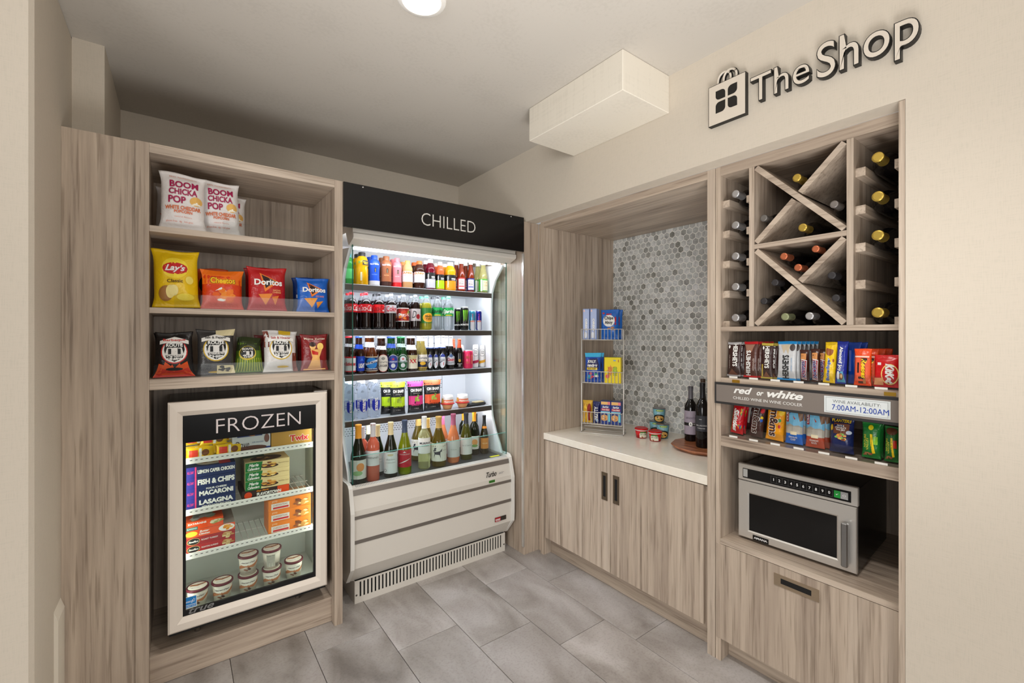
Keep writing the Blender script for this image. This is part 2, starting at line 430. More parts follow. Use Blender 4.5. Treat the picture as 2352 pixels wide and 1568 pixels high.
def pouch(name, label, cat, loc, w, h, d, foil, art=(), rotz=0, tilt=0, group=None, taper=(1.0, 1.0), seal=.06, sealcol=None, seed=0, back=None, part='pouch', roll=0, flat_bottom=False, pinch=.07, dip=.006):
    loc = (loc[0], loc[1], loc[2] + d * .40 * abs(math.sin(tilt)) + w * .5 * abs(math.sin(roll)) + .0004)
    t = thing(name, label, cat, loc, rotz, group, tilt=tilt, roll=roll)
    rr = random.Random(seed * 7 + int(w * 1e4) + int(h * 1e4)); ph = [rr.uniform(0, 6.28) for _ in range(6)]
    amp = 0.04 * d
    def depth(u, v):
        if v < seal or v > 1 - seal: return 0.0015
        q = (v - seal) / (1 - 2 * seal)
        a = max(0.0, 1 - abs(2 * u - 1) ** 2.6) ** 0.75
        b = max(0.0, 1 - abs(2 * q - 1) ** 3.2) ** 0.7
        if flat_bottom and q < .5: b = max(b, 0.75)
        wr = amp * (math.sin(9 * u + 5 * v + ph[0]) + .7 * math.sin(17 * v - 6 * u + ph[1]) + .5 * math.sin(23 * u + ph[2]))
        return 0.0015 + (d / 2) * a * b + wr * a * b
    def wid(v):
        q = min(1.0, max(0.0, min(v, 1 - v) / .22)); base = taper[0] + (taper[1] - taper[0]) * v
        return w * base * (1 - pinch * math.sin(q * PI / 2))
    def fm(u, v, lift):
        z = v * h + (dip * h * math.sin(5 * u + ph[3]) * max(0, (v - .6) / .4) ** 2)
        return ((u - .5) * wid(v), -(depth(u, v) + lift), z)
    nu, nv = 14, 18
    vs = [0, seal * .5, seal] + [seal + (1 - 2 * seal) * i / (nv - 4) for i in range(1, nv - 4)] + [1 - seal, 1 - seal * .5, 1]
    V = []; F = []; n = len(vs)
    for sgn in (0, 1):
        for v in vs:
            for i in range(nu + 1):
                x, y, z = fm(i / nu, v, 0); V.append((x, y if sgn == 0 else -y * .8, z))
    for j in range(n - 1):
        for i in range(nu):
            a = j * (nu + 1) + i; F.append((a, a + 1, a + nu + 2, a + nu + 1))
            b = n * (nu + 1) + a; F.append((b + 1, b, b + nu + 1, b + nu + 2))
    for j in range(n - 1):
        for i in (0, nu):
            a = j * (nu + 1) + i; b = n * (nu + 1) + a
            q = (a, a + nu + 1, b + nu + 1, b); F.append(q if i == 0 else q[::-1])
    for j in (0, n - 1):
        for i in range(nu):
            a = j * (nu + 1) + i; b = n * (nu + 1) + a
            q = (a, b, b + 1, a + 1); F.append(q if j == 0 else q[::-1])
    mb = MB(); mb.add(V, F, 0, True); mb.build(part, foil, t, world=False)
    if sealcol:
        s2 = MB(); mats = []
        decals([('r', 0, 1 - seal * 1.3, 1, 1, sealcol), ('r', 0, 0, 1, seal * .9, sealcol)], fm, s2, mats); s2.build('seal', mats, t, world=False)
    printed(t, list(art), fm, step=0.0003, base=0.0011, text_lift=.0014)
    return t
def foil(c, rough=0.3):
    key = ('foil', c, rough)
    if key in _M: return _M[key]
    k = NT('wrapper'); k.b.inputs['Base Color'].default_value = (*lin(c), 1); k.b.inputs['Roughness'].default_value = rough
    tc = k.n('ShaderNodeTexCoord'); n = k.n('ShaderNodeTexNoise', i_Scale=22.0, i_Detail=3.0, i_Distortion=1.2); k.l(tc.outputs['Object'], n.inputs['Vector'])
    bp = k.n('ShaderNodeBump', i_Strength=0.35, i_Distance=0.012); k.l(n.outputs[0], bp.inputs['Height']); k.l(bp.outputs[0], k.b.inputs['Normal'])
    _M[key] = k.m; return k.m
def carton(name, label, cat, loc, w, d, h, c, front=(), top=(), side=(), rotz=0, group=None, tilt=0, roll=0):
    """front faces local -Y, side is the local -X face; loc is the middle of the bottom front edge"""
    t = thing(name, label, cat, loc, rotz, group, tilt=tilt, roll=roll)
    mb = MB(); mb.box(-w / 2, 0, 0, w / 2, d, h, bev=0.0012); mb.build('box_body', c if isinstance(c, bpy.types.Material) else P(c, .45), t, world=False)
    mb = MB(); mats = []
    if front: decals(front, lambda u, v, l: ((u - .5) * w, -l, v * h), mb, mats, step=.0002, base=.0003)
    if top: decals(top, lambda u, v, l: ((u - .5) * w, v * d, h + l), mb, mats, step=.0002, base=.0003)
    if side: decals(side, lambda u, v, l: (-w / 2 - l, (1 - u) * d, v * h), mb, mats, step=.0002, base=.0003)
    if mb.v: mb.build('print', mats, t, world=False)
    return t

# ================================================================ ROOM
XB, YA = 2.162, 2.579
ZC = 2.978
wp = cloth_paint('wallcovering', (206, 196, 181))
cp = cloth_paint('ceiling_paint', (196, 190, 181), 0.03, 60)
WX, WY, WZ = wood('x'), wood('y'), wood('z')
def sbox(name, x0, y0, z0, x1, y1, z1, m, label=None, cat=None, bev=0.0):
    o = MB().box(x0, y0, z0, x1, y1, z1, bev=bev).build(name, m); return struct(o, label, cat)
sbox('ceiling', -4.5, -4.5, ZC, 3.2, 3.9, ZC + .08, cp, 'pale grey beige painted ceiling over the snack corner', 'ceiling')
o = MB().prism([(-3.2, 0), (.4275, 0), (.4275, 2.457), (3.57, 2.457), (3.57, ZC), (-3.2, ZC)], 'x', 2.065, 2.161).build('wall_right', wp)
struct(o, 'beige wallcovered wall around the wood lined counter niche', 'wall')
sbox('wall_back', -.5, 3.57, 0, 2.16, 3.67, ZC, wp, 'beige wall above and behind the chilled drinks case', 'wall')
sbox('wall_left', -3.4, 2.152, 0, -.383, 3.67, ZC, wp, 'beige textured wall corner beside the snack shelves', 'wall', .012)
sbox('pillar', -.383, 2.83, 0, -.272, 3.57, ZC, wp, 'narrow beige pilaster rising behind the snack cabinet', 'pillar')
sbox('ceiling_bulkhead', 1.69, 1.376, 2.782, 2.065, 2.08, ZC, cloth_paint('bulk', (226, 219, 205), .03, 60), 'cream painted box boxed out under the ceiling by the wall', 'bulkhead', .003)
o = MB().prism([(-.383, 0), (-.371, 0), (-.371, .5), (-.383, .54)], 'y', 2.46, 2.585).build('trim_1', mat((226, 219, 205), .5))
struct(o, 'short white corner trim low on the beige wall', 'trim')

# floor with its tiles
def tile_mat():
    k = NT('cement_tile'); tc = k.n('ShaderNodeTexCoord'); oi = k.n('ShaderNodeObjectInfo')
    off = k.n('ShaderNodeVectorMath', operation='MULTIPLY_ADD'); k.l(oi.outputs['Random'], off.inputs[0]); off.inputs[1].default_value = (11, 23, 5)
    k.l(tc.outputs['Object'], off.inputs[2])
    mp = k.n('ShaderNodeMapping'); mp.inputs['Scale'].default_value = (1.6, 0.8, 1); k.l(off.outputs[0], mp.inputs[0])
    a = k.n('ShaderNodeTexNoise', i_Scale=2.6, i_Detail=6.0, i_Roughness=.52, i_Distortion=.5); k.l(mp.outputs[0], a.inputs['Vector'])
    b = k.n('ShaderNodeTexNoise', i_Scale=90.0, i_Detail=3.0); k.l(off.outputs[0], b.inputs['Vector'])
    r = k.ramp(a.outputs[0], [(.28, (122, 115, 109)), (.45, (160, 154, 149)), (.6, (180, 175, 172)), (.78, (196, 193, 191))])
    r2 = k.ramp(b.outputs[0], [(.36, (214, 210, 206)), (.5, (255, 255, 255))])
    hs = k.n('ShaderNodeHueSaturation'); mr = k.n('ShaderNodeMapRange'); k.l(oi.outputs['Random'], mr.inputs[0]); mr.inputs[3].default_value = .82; mr.inputs[4].default_value = 1.08
    k.l(mr.outputs[0], hs.inputs['Value'])
    mx = k.n('ShaderNodeMix', data_type='RGBA', blend_type='MULTIPLY'); mx.inputs[0].default_value = .35
    k.l(r.outputs[0], mx.inputs[6]); k.l(r2.outputs[0], mx.inputs[7]); k.l(mx.outputs[2], hs.inputs['Color'])
    k.l(hs.outputs[0], k.b.inputs['Base Color'])
    rr = k.n('ShaderNodeMapRange'); k.l(a.outputs[0], rr.inputs[0]); rr.inputs[3].default_value = .42; rr.inputs[4].default_value = .3; k.l(rr.outputs[0], k.b.inputs['Roughness'])
    bp = k.n('ShaderNodeBump', i_Strength=.12, i_Distance=.002); k.l(b.outputs[0], bp.inputs['Height']); k.l(bp.outputs[0], k.b.inputs['Normal'])
    return k.m
TM = tile_mat()
fl = MB().box(-4.5, -4.5, -.06, 3.2, 3.9, -.007, 0).build('floor', mat((86, 76, 66), .8))
struct(fl, 'grey cement look tiled floor', 'floor')
def tile_mesh(w_, l_):
    return MB().box(.0012, .0012, -.007, w_ - .0012, l_ - .0012, 0, bev=.0012).mesh('tile', TM)
tmesh = tile_mesh(.3475, .70)
x0 = .5595 - .3475 * 8
for k in range(-8, 5):
    xk = .5595 + .3475 * k; j0 = 2.412 - .2325 * (k % 3) - .0
    if k in (0, 1, 2, 3, 4): j0 = (2.412, 2.18, 1.953, 1.717, 1.503)[k]
    y = j0 - .7 * 7
    while y < 2.95:
        fw = FX[0] * (xk + .17) + FX[1] * (y + .35)
        if fw > .9:
            t = bpy.data.objects.new('tile', tmesh); COL.objects.link(t); t.parent = fl; t.location = (xk - fl.location.x, y - fl.location.y, -fl.location.z)
        y += .7
# the slab's own origin is its base: move the tiles up to the walking surface
# (handled by the parent offset above)

# recessed ceiling light
dl = thing('ceiling_downlight', 'round white recessed downlight glowing in the ceiling', 'ceiling light', (.79, 1.66, 2.965))
MB().lathe([(.078, 0), (.095, .002), (.099, .008), (.097, .0125), (.078, .0125)], seg=32, close=False).build('trim_ring', mat((235, 232, 226), .4), dl, world=False)
MB().lathe([(1e-4, .006), (.078, .006)], seg=32, close=False).build('lens', mat((255, 250, 240), .5, emit=9.0), dl, world=False)

# ================================================================ WALL SIGN "The Shop"
m_face = mat((214, 204, 190), .5); m_edge = mat((22, 20, 18), .45)
def solid_letter(name, poly_sets, root, x_face=2.042, x_back=2.0645):
    pass
def raised_text(root, s, y0, y1, z0, z1, bold, name='letter', rim=.0030, x_face=2.038, x_back=2.0645):
    """extruded letters standing off the wall: one part per letter, pale face inside a dark edge"""
    n = len(s)
    full, _ = text2d(s, bold, 0.0)
    cu = bpy.data.curves.new('t', 'FONT'); cu.body = s; cu.size = 1.0; cu.offset = bold
    # advance widths: measure each prefix
    def ext(txt):
        c = bpy.data.curves.new('t', 'FONT'); c.body = txt; c.size = 1; c.offset = bold; c.resolution_u = 6
        o_ = bpy.data.objects.new('t', c); me = o_.to_mesh(); v = [(p.co.x, p.co.y) for p in me.vertices]; f = [tuple(p.vertices) for p in me.polygons]
        ed = edge_loops(f); o_.to_mesh_clear(); bpy.data.objects.remove(o_); bpy.data.curves.remove(c); return v, f, ed
    v, f, ed = ext(s)
    X0 = min(p[0] for p in v); X1 = max(p[0] for p in v); Z0 = min(p[1] for p in v); Z1 = max(p[1] for p in v)
    # split into connected islands = letters
    par = list(range(len(v)))
    def find(a):
        while par[a] != a: par[a] = par[par[a]]; a = par[a]
        return a
    for q in f:
        for a, b in zip(q, q[1:]): par[find(a)] = find(b)
    groups = {}
    for q in f: groups.setdefault(find(q[0]), []).append(q)
    for g in groups.values():
        ids = sorted({i for q in g for i in q}); mp = {a: i for i, a in enumerate(ids)}
        P3 = [(y0 + (v[i][0] - X0) / (X1 - X0) * (y1 - y0), z0 + (v[i][1] - Z0) / (Z1 - Z0) * (z1 - z0)) for i in ids]
        n_ = len(P3); V = [(x_face, a, b) for a, b in P3] + [(x_back, a, b) for a, b in P3]
        mb = MB(); mb.add(V, [tuple(mp[i] for i in q) for q in g], 1)
        mb.add(V, [tuple(mp[i] + n_ for i in q[::-1]) for q in g], 0)
        es = [(mp[a], mp[b]) for a, b in edge_loops(g)]
        mb.add(V, [(a, b, b + n_, a + n_) for a, b in es], 0)
        # pale face plate slightly inset by a thin dark rim
        base = mb.build(name, [m_edge, m_edge], root)
        nb = {}
        for a, b in es: nb.setdefault(a, [None, None])[1] = b; nb.setdefault(b, [None, None])[0] = a
        ins = list(P3)
        for i, (p, q) in nb.items():
            if p is None or q is None: continue
            c = Vector(P3[i]); d1 = (c - Vector(P3[p])); d2 = (Vector(P3[q]) - c)
            if d1.length < 1e-7 or d2.length < 1e-7: continue
            d1.normalize(); d2.normalize(); t = (d1 + d2)
            if t.length < .3: continue
            t.normalize(); nrm = Vector((-t.y, t.x)); k_ = rim / max(.5, abs(nrm.dot(Vector((-d1.y, d1.x)))))
            ins[i] = tuple(c + nrm * k_ * INSET_SIGN)
        fb = MB().add([(x_face - .0006, a, b) for a, b in ins], [tuple(mp[i] for i in q) for q in g]); fb.build('face', m_face, base)
def edge_loops(faces):
    e = {}
    for q in faces:
        for a, b in zip(q, q[1:] + q[:1]): e[(a, b)] = 1
    return [k for k in e if (k[1], k[0]) not in e]
INSET_SIGN = -1   # set so the rim shrinks the face (the y axis runs against the reading direction)
sg = thing('wall_sign', 'raised wall sign reading The Shop with a shopping bag emblem', 'sign', (2.06, .75, 2.62))
raised_text(sg, 'The', .951, .716, 2.643, 2.760, .014)
raised_text(sg, 'Shop', .694, .384, 2.590, 2.772, .018)
# bag emblem
def plate(poly, xf, xb, name, m_side, mface, parent, rim=.0025):
    mb = MB().prism(poly, 'x', xf, xb); o_ = mb.build(name, m_side, parent)
    cy = sum(p[0] for p in poly) / len(poly); cz = sum(p[1] for p in poly) / len(poly)
    w_ = max(abs(p[0] - cy) for p in poly); h_ = max(abs(p[1] - cz) for p in poly)
    q = [(cy + (y - cy) * (1 - rim / w_), cz + (z - cz) * (1 - rim / h_)) for y, z in poly]
    MB().prism(q, 'x', xf - .0008, xf + .001).build('face', mface, o_); return o_
bag = plate([(1.146, 2.614), (.971, 2.614), (.971, 2.803), (1.146, 2.803)], 2.040, 2.0645, 'bag_plate', m_edge, m_face, sg)
def rnd(y0, y1, z0, z1, corners, r=.018):
    """rectangle with some rounded corners; corners: set of (sy, sz)"""
    out = []
    for sy, sz, a0 in ((0, 0, PI), (1, 0, 1.5 * PI), (1, 1, 0), (0, 1, .5 * PI)):
        y = (y0, y1)[sy]; z = (z0, z1)[sz]
        if (sy, sz) in corners:
            cy = y + (r if sy == 0 else -r); cz = z + (r if sz == 0 else -r)
            for i in range(6): a = a0 + PI / 2 * i / 5; out.append((cy + r * math.cos(a), cz + r * math.sin(a)))
        else: out.append((y, z))
    return out
for (ya, yb, za, zb, cs) in ((1.064, 1.110, 2.727, 2.770, {(0, 1), (1, 0)}), (1.009, 1.052, 2.727, 2.772, {(0, 0), (1, 1)}),
                             (1.064, 1.110, 2.666, 2.716, {(1, 1), (0, 0)}), (1.009, 1.052, 2.667, 2.716, {(0, 1), (1, 0)})):
    pl = MB().prism(rnd(min(ya, yb), max(ya, yb), za, zb, cs), 'x', 2.0385, 2.0395); pl.build('emblem_pane', m_edge, sg)
for yc, rr_ in ((1.072, .030), (1.045, .030)):
    pts = [(2.052, yc + rr_ * math.cos(PI * i / 14), 2.803 + .012 + .034 * math.sin(PI * i / 14)) for i in range(15)]
    pts = [(2.052, yc + rr_, 2.800)] + pts + [(2.052, yc - rr_, 2.800)]
    MB().tube(pts, .0085, 8).build('bag_handle', m_edge, sg)
    MB().tube([(2.0455, y, z) for _, y, z in pts], .0052, 8).build('bag_handle_face', m_face, sg)

# ================================================================ SNACK CABINET (against the back wall)
cab = thing('snack_cabinet', 'tall greyed wood cabinet with three open snack shelves above a freezer bay', 'cabinet', (.3, 2.83, 0))
MB().box(-.147, 2.579, 0, -.100, 3.09, 2.483).build('side_panel', WZ, cab)
MB().box(.7015, 2.579, 0, .745, 3.09, 2.483).build('side_panel', WZ, cab)
MB().box(-.0995, 2.579, 2.440, .701, 3.09, 2.483).build('top_panel', WX, cab)
MB().box(-.0995, 3.082, .14, .701, 3.094, 2.44).build('back_panel', WZ, cab)
MB().box(-.0995, 2.581, 2.087, .701, 3.08, 2.114).build('shelf', WX, cab)
MB().box(-.0995, 2.581, 1.719, .701, 3.08, 1.744).build('shelf', WX, cab)
MB().box(-.0995, 2.581, 1.371, .701, 3.08, 1.419).build('shelf', WX, cab)
MB().box(-.0995, 2.634, 0.002, .701, 2.652, .1395).build('kick_board', WX, cab)
MB().box(-.0995, 2.6525, .122, .701, 3.08, .1395).build('platform', WX, cab)
fil = tag(MB().box(-.3825, 2.592, 0, -.1475, 2.612, 2.483).build('filler_panel', WZ), 'tall plain greyed wood panel filling the gap beside the snack cabinet', 'panel')
# acrylic fences on the snack shelves
m_acr = glass('acrylic', (.95, .96, .96), .03)
def fence_a(x0, x1, z, h_, lab):
    t = thing('shelf_fence', lab, 'shelf guard', ((x0 + x1) / 2, 2.587, z), group='clear acrylic shelf fences')
    MB().box(x0, 2.5855, z + .0005, x1, 2.5885, z + h_).box(x0, 2.5885, z + .0005, x1, 2.62, z + .003).build('clear_panel', m_acr, t)
    return t
fence_a(.18, .61, 2.114, .062, 'low clear acrylic fence on the popcorn shelf')
fence_a(-.01, .60, 1.744, .066, 'clear acrylic fence in front of the yellow and orange chip bags')
fence_a(-.085, .69, 1.419, .064, 'clear acrylic fence in front of the kettle chip bags')

# ================================================================ UPRIGHT FREEZER
fz = thing('glass_door_freezer', 'small white framed glass door freezer headed FROZEN', 'freezer', (.32, 2.85, .14))
m_in = mat((196, 202, 194), .45)
mb = MB()
mb.box(-.03, 2.645, .20, -.012, 3.05, 1.30).box(.652, 2.645, .20, .67, 3.05, 1.30).box(-.012, 2.645, 1.282, .652, 3.05, 1.30).box(-.012, 2.645, .20, .652, 3.05, .235).box(-.012, 3.03, .235, .652, 3.05, 1.282)
mb.build('body', m_black, fz)
mb = MB()
mb.box(-.012, 2.66, .236, -.004, 3.03, 1.28).box(.644, 2.66, .236, .652, 3.03, 1.28).box(-.004, 3.022, .236, .644, 3.03, 1.28).box(-.004, 2.66, 1.272, .644, 3.022, 1.28).box(-.004, 2.66, .236, .644, 3.022, .262)
mb.build('liner', m_in, fz)
door = MB()
fx0, fx1, fz0, fz1 = -.034, .668, .2315, 1.3045
wx0, wx1, wz0, wz1 = .022, .610, .294, 1.239
def frame_ring(mb, a, b, y0, y1):
    """rectangular ring between outer a and inner b rectangles at two depths: a profile"""
    (ax0, ax1, az0, az1), (bx0, bx1, bz0, bz1) = a, b
    A = [(ax0, y0, az0), (ax1, y0, az0), (ax1, y0, az1), (ax0, y0, az1)]; B = [(bx0, y1, bz0), (bx1, y1, bz0), (bx1, y1, bz1), (bx0, y1, bz1)]
    mb.add(A + B, [(i, (i + 1) % 4, (i + 1) % 4 + 4, i + 4) for i in range(4)])
i1 = (fx0 + .008, fx1 - .008, fz0 + .008, fz1 - .008); i2 = (wx0 - .022, wx1 + .022, wz0 - .024, wz1 + .022)
frame_ring(door, (fx0, fx1, fz0, fz1), (fx0, fx1, fz0, fz1), 2.640, 2.604)
frame_ring(door, (fx0, fx1, fz0, fz1), i1, 2.604, 2.597)
frame_ring(door, i1, i2, 2.597, 2.595)
frame_ring(door, i2, (wx0, wx1, wz0, wz1), 2.595, 2.607)
frame_ring(door, (wx0, wx1, wz0, wz1), (wx0, wx1, wz0, wz1), 2.607, 2.640)
frame_ring(door, (wx0, wx1, wz0, wz1), (fx0, fx1, fz0, fz1), 2.640, 2.640)
dr = door.build('door_frame', mat((224, 214, 202), .4), fz)
gk = MB(); a = (wx0, wx1, wz0, wz1); b = (wx0 + .012, wx1 - .012, wz0 + .022, wz1 - .001)
frame_ring(gk, a, b, 2.609, 2.609); frame_ring(gk, b, b, 2.609, 2.625); gk.build('gasket', m_black, dr)
MB().box(wx0 + .001, 2.6105, wz0 + .001, wx1 - .001, 2.6145, 1.112).build('glass_pane', glass('freezer', (.93, .96, .94), .05), dr)
MB().box(wx0, 2.606, 1.110, wx1, 2.6105, wz1).build('header_panel', mat((6, 6, 7), .2), dr)
mb = MB(); mats = []
decals([('t', 'FROZEN', .5, .5, 1, 1, (214, 204, 203), 't')], lambda u, v, l: (.153 + u * .380, 2.6055 - l, 1.140 + v * .070), mb, mats); mb.build('lettering', mats, dr)
mb = MB(); mats = []
decals([('t', 'true', .5, .5, 1, 1, (120, 120, 120), 'ib')], lambda u, v, l: (.045 + u * .10, 2.6088 - l, .298 + v * .026), mb, mats); mb.build('maker_mark', mats, dr)
mb = MB(); mats = []
decals([('r', 0, 0, 1, 1, (232, 238, 240)), ('r', .04, .04, .96, .96, (20, 120, 190)), ('r', .04, .26, .96, .30, (232, 238, 240)), ('t', 'energy', .42, .52, .66, .2, (240, 244, 246), 'i'), ('p', star(.75, .62, .16, .2), (240, 244, 246)), ('p', star(.75, .62, .11, .14), (20, 120, 190)), ('t', 'ENERGY STAR', .5, .15, .8, .09, (240, 244, 246))],
       lambda u, v, l: (.030 + u * .046, 2.6100 - l, .326 + v * .054), mb, mats, base=.0002, step=.0001); mb.build('energy_sticker', mats, dr)
MB().box(.60, 2.61, 1.305, .672, 2.66, 1.314, bev=.003).build('hinge', m_chrome, fz)
for fx_ in (.083, .545):
    MB().lathe([(.012, .1402), (.012, .165), (.02, .17), (.02, .2)], c=(fx_, 2.735, 0), seg=12).build('foot', m_chrome, fz)
m_led = mat((250, 252, 246), .5, emit=15.0)
MB().box(.004, 2.664, .33, .014, 2.674, 1.26).build('light_strip', m_led, fz)
MB().box(.628, 2.664, .33, .638, 2.674, 1.26).build('light_strip', m_led, fz)
m_wire = mat((226, 226, 222), .35)
for zz in (1.000, .749, .535):
    s = MB().box(.016, 2.682, zz - .010, .626, 2.688, zz + .020, bev=.002).build('freezer_shelf', mat((240, 240, 236), .4), fz)
    wr = MB()
    for i in range(22):
        x = .03 + i * .0275; wr.box(x - .0015, 2.689, zz, x + .0015, 3.01, zz + .003)
    for y in (2.75, 2.88, 3.005): wr.box(.016, y - .002, zz - .004, .626, y + .002, zz - .0003)
    wr.build('wire_grille', m_wire, s)
    dsh = MB()
    for i in range(26): x = .05 + i * .0215; dsh.box(x, 2.6814, zz + .0055, x + .010, 2.6819, zz + .0085)
    dsh.build('slot_edge', m_blackmatte, s)

# ================================================================ CHILLED DISPLAY CASE
cc = thing('chilled_display_case', 'white open front chilled drinks case with glass ends and CHILLED header', 'display fridge', (1.414, 3.0, 0))
m_wh = mat((210, 205, 196), .32); m_wh2 = mat((232, 234, 236), .4)
body = [(2.735, .135), (2.667, .235), (2.667, .576), (2.700, .703), (2.7265, .713), (2.732, .699), (3.34, .690), (3.34, .135)]
MB().prism(body, 'x', .836, 1.992).build('body', m_wh, cc)
cap = [(2.742, .128), (2.656, .236), (2.652, .30), (2.652, .565), (2.656, .582), (2.690, .704), (2.708, .722), (2.732, .727), (3.34, .715), (3.34, .128)]
MB().prism(cap, 'x', .812, .8355).build('end_cap', mat((226, 224, 218), .3), cc)
MB().prism(cap, 'x', 1.9925, 2.016).build('end_cap', mat((226, 224, 218), .3), cc)
m_strip = mat((128, 122, 116), .35, .6)
mb = MB().box(.8365, 2.6642, .526, 1.9915, 2.6668, .545).build('trim_strip', m_strip, cc)
mb = MB().box(.8365, 2.6642, .381, 1.9915, 2.6668, .402).build('trim_strip', m_strip, cc)
MB().prism([(2.6872, .661), (2.6956, .693), (2.6972, .693), (2.6890, .661)], 'x', .8365, 1.9915).build('trim_strip', m_strip, cc)
gr = MB()
for i in range(120):
    x = .86 + i * .0094; gr.add([(x, 2.7035, .7050), (x + .0045, 2.7035, .7050), (x + .0045, 2.7245, .7130), (x, 2.7245, .7130)], [(0, 1, 2, 3)])
gr.build('air_grille', mat((150, 150, 148), .5), cc)
# kick plate with its vent slots
kx0, kx1 = .855, 1.973
kp = MB().box(kx0, 2.715, .0, kx1, 2.718, .036).box(kx0, 2.715, .126, kx1, 2.718, .136).box(kx0, 2.715, .036, kx0 + .030, 2.718, .126).box(kx1 - .022, 2.715, .036, kx1, 2.718, .126)
ns = 46; pit = (kx1 - .022 - kx0 - .030) / ns
for i in range(ns): xa = kx0 + .030 + i * pit; kp.box(xa + pit * .42, 2.715, .036, xa + pit, 2.718, .126)
kp.box(kx0, 2.718, 0, kx0 + .003, 3.2, .135).box(kx1 - .003, 2.718, 0, kx1, 3.2, .135)
k_ = kp.build('kick_plate', m_wh, cc)
MB().box(kx0 + .004, 2.726, .002, kx1 - .004, 2.73, .134).build('vent_back', m_blackmatte, k_)
for x in (kx0 + .011, kx1 - .010): MB().lathe([(.006, 0), (.004, .0015), (1e-4, .0018)], seg=10, close=False, mtx=Matrix.Rotation(PI / 2, 4, 'X'), c=(x, 2.7149, .05)).build('screw', m_darksteel, k_)
# maker plate, badge and sticker
mb = MB(); mats = []
decals([('t', 'Turbo', .27, .5, .54, 1, (30, 28, 28), 'ib'), ('t', 'air', .80, .42, .3, .45, (170, 168, 166), 'ib')], lambda u, v, l: (1.772 + u * .165, 2.6665 - l, .596 + v * .038) , mb, mats)
bb = MB().box(1.765, 2.6672, .590, 1.945, 2.6690, .640); del bb
mb.build('maker_mark', mats, cc).location.y += -.0005
mb = MB(); mats = []
decals([('r', 0, 0, 1, 1, (58, 130, 40)), ('t', 'R290', .5, .5, .8, .5, (20, 50, 20), 'b')], lambda u, v, l: (1.795 + u * .052, 2.6662 - l, .553 + v * .018), mb, mats); mb.build('green_sticker', mats, cc)
MB().box(1.845, 2.661, .262, 1.945, 2.6665, .292, bev=.001).build('switch_plate', m_darksteel, cc)
mb = MB(); mats = []
decals([('r', 0, 0, 1, 1, (170, 30, 40)), ('r', .06, .45, .94, .62, (235, 235, 235)), ('t', 'CAUTION', .5, .25, .8, .25, (235, 235, 235), 'b')], lambda u, v, l: (1.845 + u * .048, 2.6605 - l, .262 + v * .030), mb, mats); mb.build('red_sticker', mats, cc)
# back, ends, canopy
MB().box(.84, 3.30, .70, 1.99, 3.33, 2.30).build('back_wall', m_wh2, cc)
end = [(3.34, .72), (2.775, .72), (2.80, .78), (2.855, .87), (2.90, .98), (2.915, 1.08), (2.915, 1.86), (2.905, 1.95), (2.86, 2.04), (2.78, 2.125), (2.755, 2.15), (3.34, 2.20)]
for x in (.834, 1.978):
    MB().prism(end, 'x', x, x + .018).build('end_panel', m_wh2, cc)
gl_edge = [(2.722, .722), (2.722, 2.165), (2.75, 2.155), (2.78, 2.12), (2.86, 2.035), (2.905, 1.945), (2.9145, 1.86), (2.9145, 1.08), (2.90, .985), (2.855, .875), (2.80, .785), (2.776, .722)]
m_gl = glass('case', (.90, .955, .945), .07)
for x in (.842, 1.985):
    g = MB().prism(gl_edge, 'x', x, x + .005).build('side_glass', m_gl, cc)
    MB().box(x - .0003, 2.7188, .722, x + .0053, 2.7216, 2.163).build('glass_edge', mat((10, 92, 80), .15), g)
MB().box(.848, 2.7265, .712, 1.984, 2.7305, .882).build('front_glass', m_gl, cc)
MB().box(.848, 2.7262, .8822, 1.984, 2.7308, .8852).build('glass_rim', mat((120, 190, 178), .1), cc)
nose = [(2.662, 2.228), (2.652, 2.218), (2.652, 2.196), (2.660, 2.188), (2.74, 2.160), (2.755, 2.172), (2.80, 2.245), (3.33, 2.26), (3.33, 2.30), (2.662, 2.30)]
MB().prism(nose, 'x', .828, 2.030).build('canopy', m_wh, cc)
m_led2 = mat((238, 244, 255), .5, emit=26.0)
MB().box(.87, 2.765, 2.150, 1.965, 2.800, 2.162).build('light_tube', m_led2, cc)
sh_z = {1: 1.944, 2: 1.652, 3: 1.361, 4: 1.066}
m_shedge = mat((92, 86, 82), .32, .75); m_shelf = mat((206, 210, 214), .35, .3)
for kk, z in sh_z.items():
    s = MB().box(.853, 2.905, z - .014, 1.9775, 3.295, z).build('case_shelf', m_shelf, cc)
    MB().box(.853, 2.898, z - .036, 1.9775, 2.9045, z + .001, bev=.001).build('price_rail', m_shedge, s)
    MB().box(.853, 2.8975, z + .0012, 1.9775, 2.904, z + .0032).build('rail_edge', mat((236, 240, 244), .2), s)
    MB().box(.875, 2.915, z - .030, 1.955, 2.935, z - .0145).build('light_tube', m_led2, s)
perf = MB()
for z0_ in (2.05, 1.83, 1.55, 1.25, 1.02, .95):
    for r_ in range(5):
        for i in range(40):
            x = .90 + i * .0215 + (r_ % 2) * .010; perf.add([(x, 3.2985, z0_ - r_ * .016), (x + .013, 3.2985, z0_ - r_ * .016), (x + .013, 3.2985, z0_ - r_ * .016 + .0045), (x, 3.2985, z0_ - r_ * .016 + .0045)], [(0, 1, 2, 3)])
perf.build('air_slots', mat((90, 94, 98), .6), cc)
for x in (.874, 1.75): MB().box(x, 3.285, .75, x + .022, 3.2995, 2.12).build('shelf_upright', m_wh2, cc)
MB().box(.850, 2.735, .690, 1.98, 3.29, .7005).build('deck_pan', mat((70, 72, 74), .4, .4), cc)
